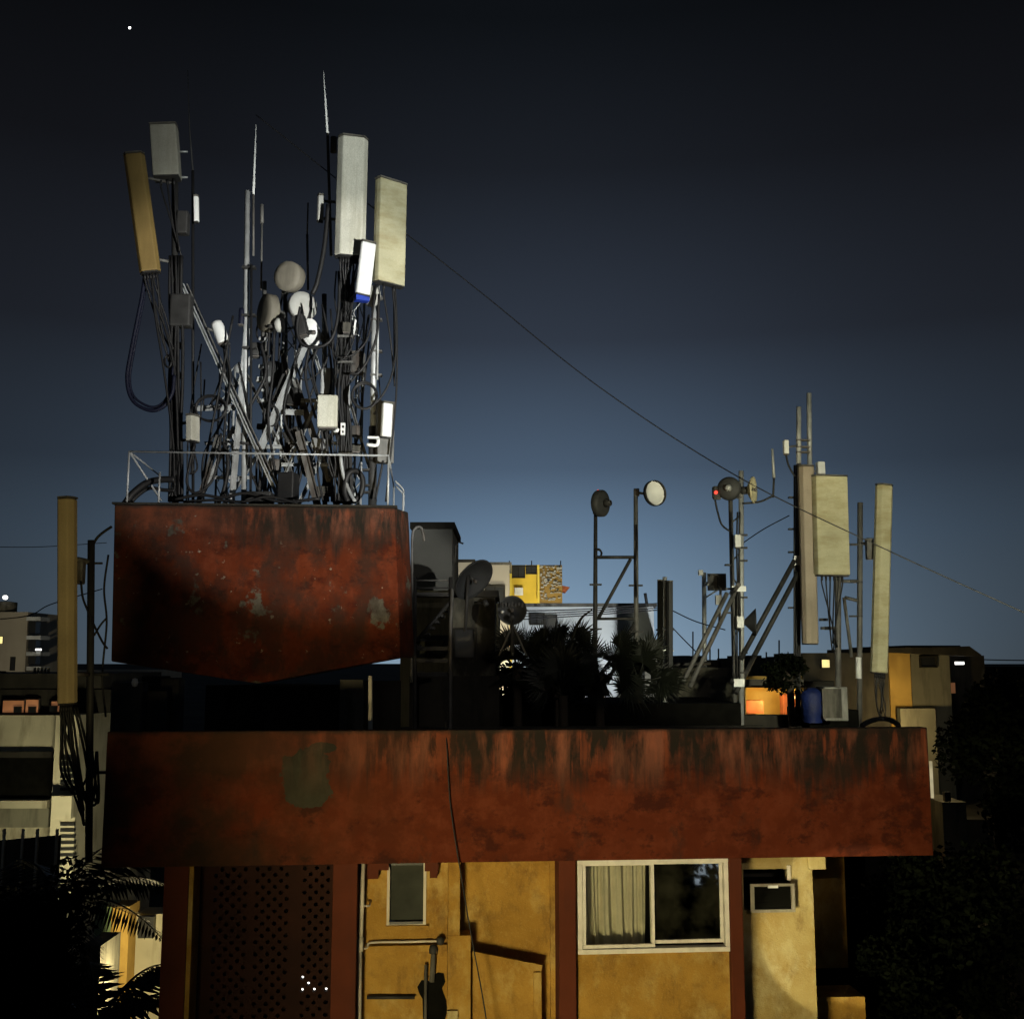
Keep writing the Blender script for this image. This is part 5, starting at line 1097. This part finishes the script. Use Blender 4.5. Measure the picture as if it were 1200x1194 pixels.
# distant buildings in the middle
yb = building('yellow_building', 'yellow lit building with a wall of glittering white spots', 'building', 596, 633, 662, 60, 6, pm('lit_yellow_wall', (.7,.5,.06), .9, .2, .6), wins=[(601,614,664,676,'shut',1),(617,628,664,672,'shut',1)], zb=0)
a, c = W(632,662,59.7), W(659,706,59.7)
b = MB(); b.box(((a.x+c.x)/2, 60.5, (a.z+c.z)/2), c.x-a.x, 1.5, a.z-c.z); b.build('screen_wall', pm('brown_screen', (.26,.17,.05), .9, .25, .8), yb)
b = MB(); q = random.Random(12)
for k in range(120):
    x, y = q.uniform(633.5,657.5), q.uniform(663.5,704); s = q.uniform(.03,.075)*(2 if q.random()<.12 else 1)
    b.box(W(x,y,59.66), s*q.uniform(1,2.6), .03, s)
o = b.build('white_spots', M['dish'], yb); o['kind'] = 'stuff'
b = MB()
for x in (598.5, 631): b.box(W(x,684,59.6), pxm(2.4,60), .1, pxm(44,60))
b.build('pilaster', pm('bright_yellow_trim', (.8,.62,.1), .9, .1, 1), yb)
b = MB(); b.box(W(608,693,59.8), pxm(10,60), .04, pxm(9,60)); b.build('sign_board', M['white'], yb)
b = MB(); b.prism([W(659,686,60), W(668,688,60), W(663,694,60), W(659,693,60)][::-1], (0,1,0)); b.build('awning', M['rust'], yb)
for x,y in ((608,691),(608,696)):
    pass
for x in (597,623,657): b = MB(); b.tube([W(x,663,60.2), W(x,657,60.2)], .03, 5); b.build('roof_rod', M['steel'], yb)
b = MB(); b.tube([W(639,708,60), W(639,735,60)], .12, 6); b.tube([W(652,708,60), W(652,735,60)], .12, 6); b.build('leg', M['dark'], yb)
building('beige_building', 'pale beige lit building behind the tilted satellite dish', 'building', 555, 597, 662, 52, 5, M['wallfar'], wins=[(570,590,688,708,'shut',1)], zb=0, roof=.1, rm='conc')
building('beige_building', 'small bright cream block with dark roof edge left of the tilted dish', 'building', 531, 553, 659, 50, 5, M['wallfar'], zb=0, roof=.15)
wb_ = building('white_long_building', 'long low white building with sagging roof line behind the palms', 'building', 600, 766, 711, 40, 6, M['wallbl'], zb=0, roof=.1, rm='conc', wins=[(622,637,720,731,'shut',1),(640,652,722,760,'shut'),(676,684,740,756,'shut')])
b = MB(); b.tube([W(758,708,40), W(756,695,40)], .06, 6); b.build('roof_rod', M['dark'], wb_)
building('low_annex', 'dim low annex right of the long white building', 'building', 755, 782, 749, 37, 4, M['walldk'], zb=0)
# rooftops on the far skyline
q = random.Random(31)
for k in range(9):
    x = 798 + k*15.5
    building('distant_rooftop', ['farthest left low grey rooftop under the slanting braces','second low rooftop behind the small distant mast','tiny rooftop with rods behind the two-pole mast','low rooftop hidden by the mast braces','distant rooftop just left of the dark bush','skyline block behind the dark bush','skyline block behind the brown panel foot','skyline block beneath the big yellowed panel','skyline block behind the plain grey pole'][k], 'building', x, x+q.uniform(11,17), 771+q.uniform(-4,5), 95+q.uniform(-10,20), 8, M['walldk'], zb=0, wins=[])
for k,(x,y0,y1,Y) in enumerate([(913,778,750,70),(832,778,756,70),(812,778,740,75),(898,778,764,70),(842,775,760,70)]):
    tag(MB().tube([W(x,y0,Y), W(x,y1,Y)], .05, 6).build('aerial_pole', M['steel']), ['thin distant aerial pole between the horn and the dark bush','distant aerial behind the small pale mast','distant aerial left of the small pale mast','tiny aerial beside the parallel braces','tiny aerial right of the small pale mast'][k], 'aerial')

# ---------------------------------------------------------------- left background
hb = building('tower_block', 'distant beige tower block with balconies and one lit window', 'building', -60, 33, 717, 150, 12, M['wallfar'], zb=0, wins=[(-4,3,746,754,'g_yel'),(13,17,770,785,'shut')])
for k, y in enumerate((722, 744, 763, 780)):
    b = MB(); a = W(33, y, 150); b.box((a.x+.95, 151, a.z-.35), 1.9, 3, .5); b.build('balcony', M['wallbl'], hb)
    if k: b = MB(); b.box((a.x+.5, 150.6, a.z+1.05), 1.0, 1.5, 1.6); b.build('balcony_window', M['shut'], hb)
b = MB(); a = W(44,761,149); b.box((a.x, 149.3, a.z), .7, .3, .25); b.build('balcony_lamp', M['g_white'], hb)
b = MB(); b.lathe(W(6,717,152), (0,0,1), [(0,0),(1.5,0),(1.5,1.3),(0,1.5)], 16); b.build('roof_tank', M['walldk'], hb)
b = MB(); b.lathe(W(6,700,150), (0,1,0), [(0,-.3),(.28,-.2),(.3,.2),(0,.3)], 10); b.build('roof_lamp', M['g_white'], hb)
YB = 30
lb = building('terrace_house', 'old terraced house with pale wall and dark verandas at far left', 'building', -90, 66, 838, YB, 6, M['wallw'], zb=0)
def lpart(name, x0, x1, y0, y1, dy, dep, m):
    a, c = W(x0,y0,YB), W(x1,y1,YB); b = MB(); b.box(((a.x+c.x)/2, YB+dy+dep/2, (a.z+c.z)/2), c.x-a.x, dep, a.z-c.z); return b.build(name, M[m], lb)
lpart('veranda_dark_sheet', -90, 62, 886, 935, -.06, .05, 'near_black'); lpart('sill_band', -90, 61, 936, 945, -.35, .3, 'wallw'); lpart('lower_wall', -90, 60, 946, 968, -.2, .14, 'wallg')  # veranda recess darkness painted as a flat near-black sheet
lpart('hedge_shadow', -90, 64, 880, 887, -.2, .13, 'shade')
lpart('upper_storey', -90, 124, 808, 836, .3, 4, 'shade'); lpart('roof', -90, 124, 789, 806, -.3, 5, 'shade')
for k,(x0,x1,y0,y1) in enumerate([(1,24,821,835),(28,41,820,835),(58,66,822,834)]):
    f = lpart('window', x0-1.5, x1+1.5, y0-1.5, y1+1.5, .2, .09, 'dark'); a, c = W(x0,y0,YB), W(x1,y1,YB); b = MB(); b.box(((a.x+c.x)/2, YB+.16, (a.z+c.z)/2), c.x-a.x, .05, a.z-c.z); b.build('pane', M['g_orange'], f)
    b = MB(); b.box((c.x-.12, YB+.1, c.z+.08), .2, .05, .16); b.build('silhouette', M['shut'], f)
lpart('roof_rail', -90, 10, 786, 788.5, -.2, .05, 'conc')
for k in range(5): lpart('roof_post', 43+k*4, 44+k*4, 782, 789, -.2, .1, 'conc')
lt = building('louvred_tower', 'narrow pale stair tower with dark louvre slots beside the terrace house', 'building', 66, 94, 838, YB-1, 5, M['wallw'], zb=0)
for (y0, n) in ((888, 6), (965, 6)):
    for k in range(n):
        a = W(80, y0+k*7.2, YB-1); b = MB(); b.box((a.x, YB-1-.03, a.z), .36, .08, .075); b.build('louvre_slot', M['shut'], lt)
b = MB(); a = W(81,943,YB-1); b.box((a.x-.02, YB-1.25, a.z), .5, .4, .55); b.build('landing_box', M['wallw'], lt)
t = building('pale_house', 'sliver of pale house with small lit windows between pole and parapet', 'building', 98, 135, 845, 34, 4, M['wallw'], zb=0, wins=[(104,114,895,905,'shut'),(105,119,935,943,'g_orange'),(104,110,958,974,'g_cream'),(106,120,868,885,'shut',1)])
building('far_parapet', 'low pale rooftop edge behind the dark pole at far left', 'building', 88, 180, 785, 70, 6, M['wallfar'], zb=0)
fn = thing('fence', 'dim grey slatted fence at the far left above the palm fronds', 'fence', (W(20,1010,24).x, 24, 0))
b = MB(); a, c = W(-40,988,24), W(72,978,24); b.add([Vector((a.x,24,0)), Vector((c.x,24,0)), c, a], [(0,1,2,3)]); b.build('sheet', M['walldk'], fn)
for x in (4, 26, 43, 66): b = MB(); p = W(x, 980, 23.9); b.box((p.x, 23.93, p.z-.5), .05, .05, 1.3); b.build('post', M['pvc'], fn)
# lit yard below left
ly = thing('lit_yard_house', 'lit yellow and pale green house corner glimpsed low between the dark trees', 'building', (W(150,1120,22).x, 22, 0))
def yp(x0,x1,yt,m,dy=0,name='wall'): a, c = W(x0,yt,22), W(x1,yt,22); b = MB(); b.box(((a.x+c.x)/2, 22+dy+.3, a.z/2), c.x-a.x, .6, a.z); return b.build(name, M[m], ly)
yp(131,152,1062,'wally'); yp(112,131,1062,'wallgr'); yp(152,195,1076,'wallw', .4); 
b = MB(); a = W(166,1090,22); b.box((a.x, 22.3, a.z), .3, .1, .4); b.build('window', M['shut'], ly)
b = MB(); a, c = W(96,1108,20), W(118,1108,20); b.box(((a.x+c.x)/2, 20.5, a.z/2), c.x-a.x, 1, a.z); tag(b.build('dim_wall', M['walldk']), 'small dim grey wall left of the green lit house corner', 'wall')
pl = bpy.data.lights.new('yard_lamp', 'POINT'); pl.energy = 190; pl.color = (1,.82,.42); pl.shadow_soft_size = .1; plo = bpy.data.objects.new('yard_lamp', pl); C.objects.link(plo); plo.location = W(150,1150,20.2)

# ---------------------------------------------------------------- vegetation
def pframe(name, label, c, Y, fronds, seed, trunk=True):
    """feather palm: trunk and arching fronds with leaflets; fronds = (azimuth deg, elevation deg, length m)"""
    q = random.Random(seed); cp = W(*c, Y); t = thing(name, label, 'palm', (cp.x, Y, 0))
    b = MB(); b.tube([(cp.x+.2, Y, 0), (cp.x+.1, Y, cp.z*.5), cp], .15, 8, r2=.11); b.build('trunk', M['bark'], t)
    b = MB()
    for az, el, ln in fronds:
        a, e = R(az), R(el); d = Vector((math.cos(a)*math.cos(e), math.sin(a)*math.cos(e), math.sin(e)))
        n = 34; pts = [cp + d*(ln*k/n) - Vector((0,0,1))*(ln*.55*(k/n)**2) for k in range(n+1)]
        b.tube(pts, .022, 5, r2=.005)
        for k in range(3, n+1):
            T = (pts[k]-pts[k-1]).normalized(); S = T.cross(Vector((0,0,1))).normalized()
            for s in (-1, 1):
                ll = ln*.26*math.sin(math.pi*(.12+.86*k/n))*q.uniform(.85,1.1); dd = (S*s + T*.65 - Vector((0,0,.45+.3*q.random()))).normalized()
                wv = T*.028; p = pts[k]
                b.add([p, p+dd*ll*.5+wv, p+dd*ll, p+dd*ll*.5-wv], [(0,1,2,3)])
    b.build('crown', M['leaf2'], t); return t
pframe('coconut_palm', 'dark coconut palm with drooping fronds across the lower left, left of the red pillar', (70,1062), 17, [(0,40,2.3),(25,50,2.4),(-25,25,2.2),(170,30,2.6),(200,10,2.4),(140,45,2.4),(-60,20,2.4),(60,60,2.2),(100,30,2.2),(-100,15,2.2)], 2)
pframe('coconut_palm', 'nearer dark palm with one long frond slanting to the red pillar at bottom left', (112,1205), 14, [(8,62,2.0),(22,40,1.7),(-15,50,1.6),(165,40,1.6),(120,60,1.8),(60,50,1.6),(-70,30,1.4)], 4)
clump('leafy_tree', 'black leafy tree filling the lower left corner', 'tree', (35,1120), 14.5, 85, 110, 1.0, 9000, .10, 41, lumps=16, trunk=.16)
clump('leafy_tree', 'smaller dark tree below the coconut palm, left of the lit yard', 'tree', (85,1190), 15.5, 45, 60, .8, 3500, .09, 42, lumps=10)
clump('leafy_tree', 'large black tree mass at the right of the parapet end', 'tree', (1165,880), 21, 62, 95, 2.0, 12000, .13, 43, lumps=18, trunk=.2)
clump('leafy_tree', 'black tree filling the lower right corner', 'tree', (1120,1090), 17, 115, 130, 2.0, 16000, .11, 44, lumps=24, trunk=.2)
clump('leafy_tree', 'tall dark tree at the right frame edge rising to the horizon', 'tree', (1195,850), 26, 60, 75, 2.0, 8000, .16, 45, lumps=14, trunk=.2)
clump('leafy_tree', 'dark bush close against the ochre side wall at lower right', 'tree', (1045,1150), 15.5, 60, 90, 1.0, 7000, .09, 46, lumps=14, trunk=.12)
building('dark_hillside_house', 'unlit black house silhouette behind the right trees', 'building', 1136, 1290, 781, 45, 8, M['shade'], zb=0)
building('dark_neighbour', 'unlit black neighbouring house beyond the trees at lower right', 'building', 1000, 1290, 960, 26, 6, M['shade'], zb=0)
for k,(x,y,Y) in enumerate([(1052,1004,19),(1060,1027,20),(1074,1041,20),(1114,1041,22),(1027,1099,18),(1034,1141,18)]):
    pass

# ---------------------------------------------------------------- long wires across the sky
def wire(label, pts, rad=.006):
    P3 = [W(*p) for p in pts]; b = MB(); b.tube(spline(P3, 12), rad, 5); return tag(b.build('overhead_wire', M['black']), label, 'wire')
wire('long thin overhead wire slanting from the tank cluster across the sky to the right edge', [(300,135,16),(440,246,16),(560,340,15.6),(700,452,15.2),(860,556,14.8),(1030,640,14.2),(1240,736,13.6)], .0085)
wire('thin wire crossing behind the left dark pole and tan panel', [(-40,728,40),(30,722,40),(60,708,40),(120,690,40)], .02)
wire('faint wire from the far left to the dark pole', [(-40,640,30),(40,641,30),(125,636,30)], .01)
wire('short wire rising right of the two-pole mast', [(868,638,24),(895,620,24),(925,604,24)], .012)
wire('thin wire from the twin strip mast down to the braces', [(785,714,23),(815,728,23),(850,738,23)], .012)
wire('lower thin wire from the twin strip mast to the rooftop', [(785,732,23),(800,748,23),(820,768,23)], .012)
for k in range(4):
    wire(['top line of the four wires along the white building roof','second line of the wires along the white building roof','third line of the wires along the white building roof','lowest line of the wires along the white building roof'][k], [(600,716+k*3.5,38),(680,714+k*2.5,38),(770,707+k*2.6,38)], .02)
wire('pair of faint wires over the right horizon, upper', [(1110,770,60),(1160,773,60),(1240,774,60)], .03)

# the lit house across the lane behind the viewer, seen only as a reflection in the right window pane
cx_ = Vector((13.9, -20, ZC-10.0))
ob_ = thing('lane_house', 'house across the lane with one brightly lit window behind a tree, mirrored in the glass', 'building', (cx_.x, -20, 0))
b = MB(); b.box((cx_.x, -22.1, 5), 12, 4, 10); b.build('wall', M['walldk'], ob_)
b = MB(); b.box((cx_.x+.7, -20.05, cx_.z+1.5), 2.3, .06, 1.5); b.build('lit_window', glow('lit_window_blueish', (.72,.86,1), 1.6), ob_)
q = random.Random(77); tt = thing('leafy_tree', 'tree before the lit window across the lane, mirrored in the glass', 'tree', (cx_.x, -17.5, 0))
b = MB(); b.tube([(cx_.x, -17.5, 0), (cx_.x+.3, -17.5, cx_.z)], .14, 8); b.tube([(cx_.x+.3,-17.5,cx_.z), (cx_.x-.8,-17.4,cx_.z+2.6)], .07, 6); b.build('trunk', M['bark'], tt)
b = MB()
for k in range(420):
    pp = Vector((cx_.x + q.gauss(-.2, .9), -17.5 + q.gauss(0,.4), cx_.z + 1.0 + q.gauss(0, .7))); X = Vector((q.gauss(0,1), q.gauss(0,.4), q.gauss(0,1))).normalized(); Yv = X.cross(Vector((0,1,.3))).normalized(); l_ = q.uniform(.2,.5)
    b.add([pp-X*l_*.5, pp+Yv*l_*.3, pp+X*l_*.5, pp-Yv*l_*.3], [(0,1,2,3)])
b.build('crown', M['leaf'], tt)
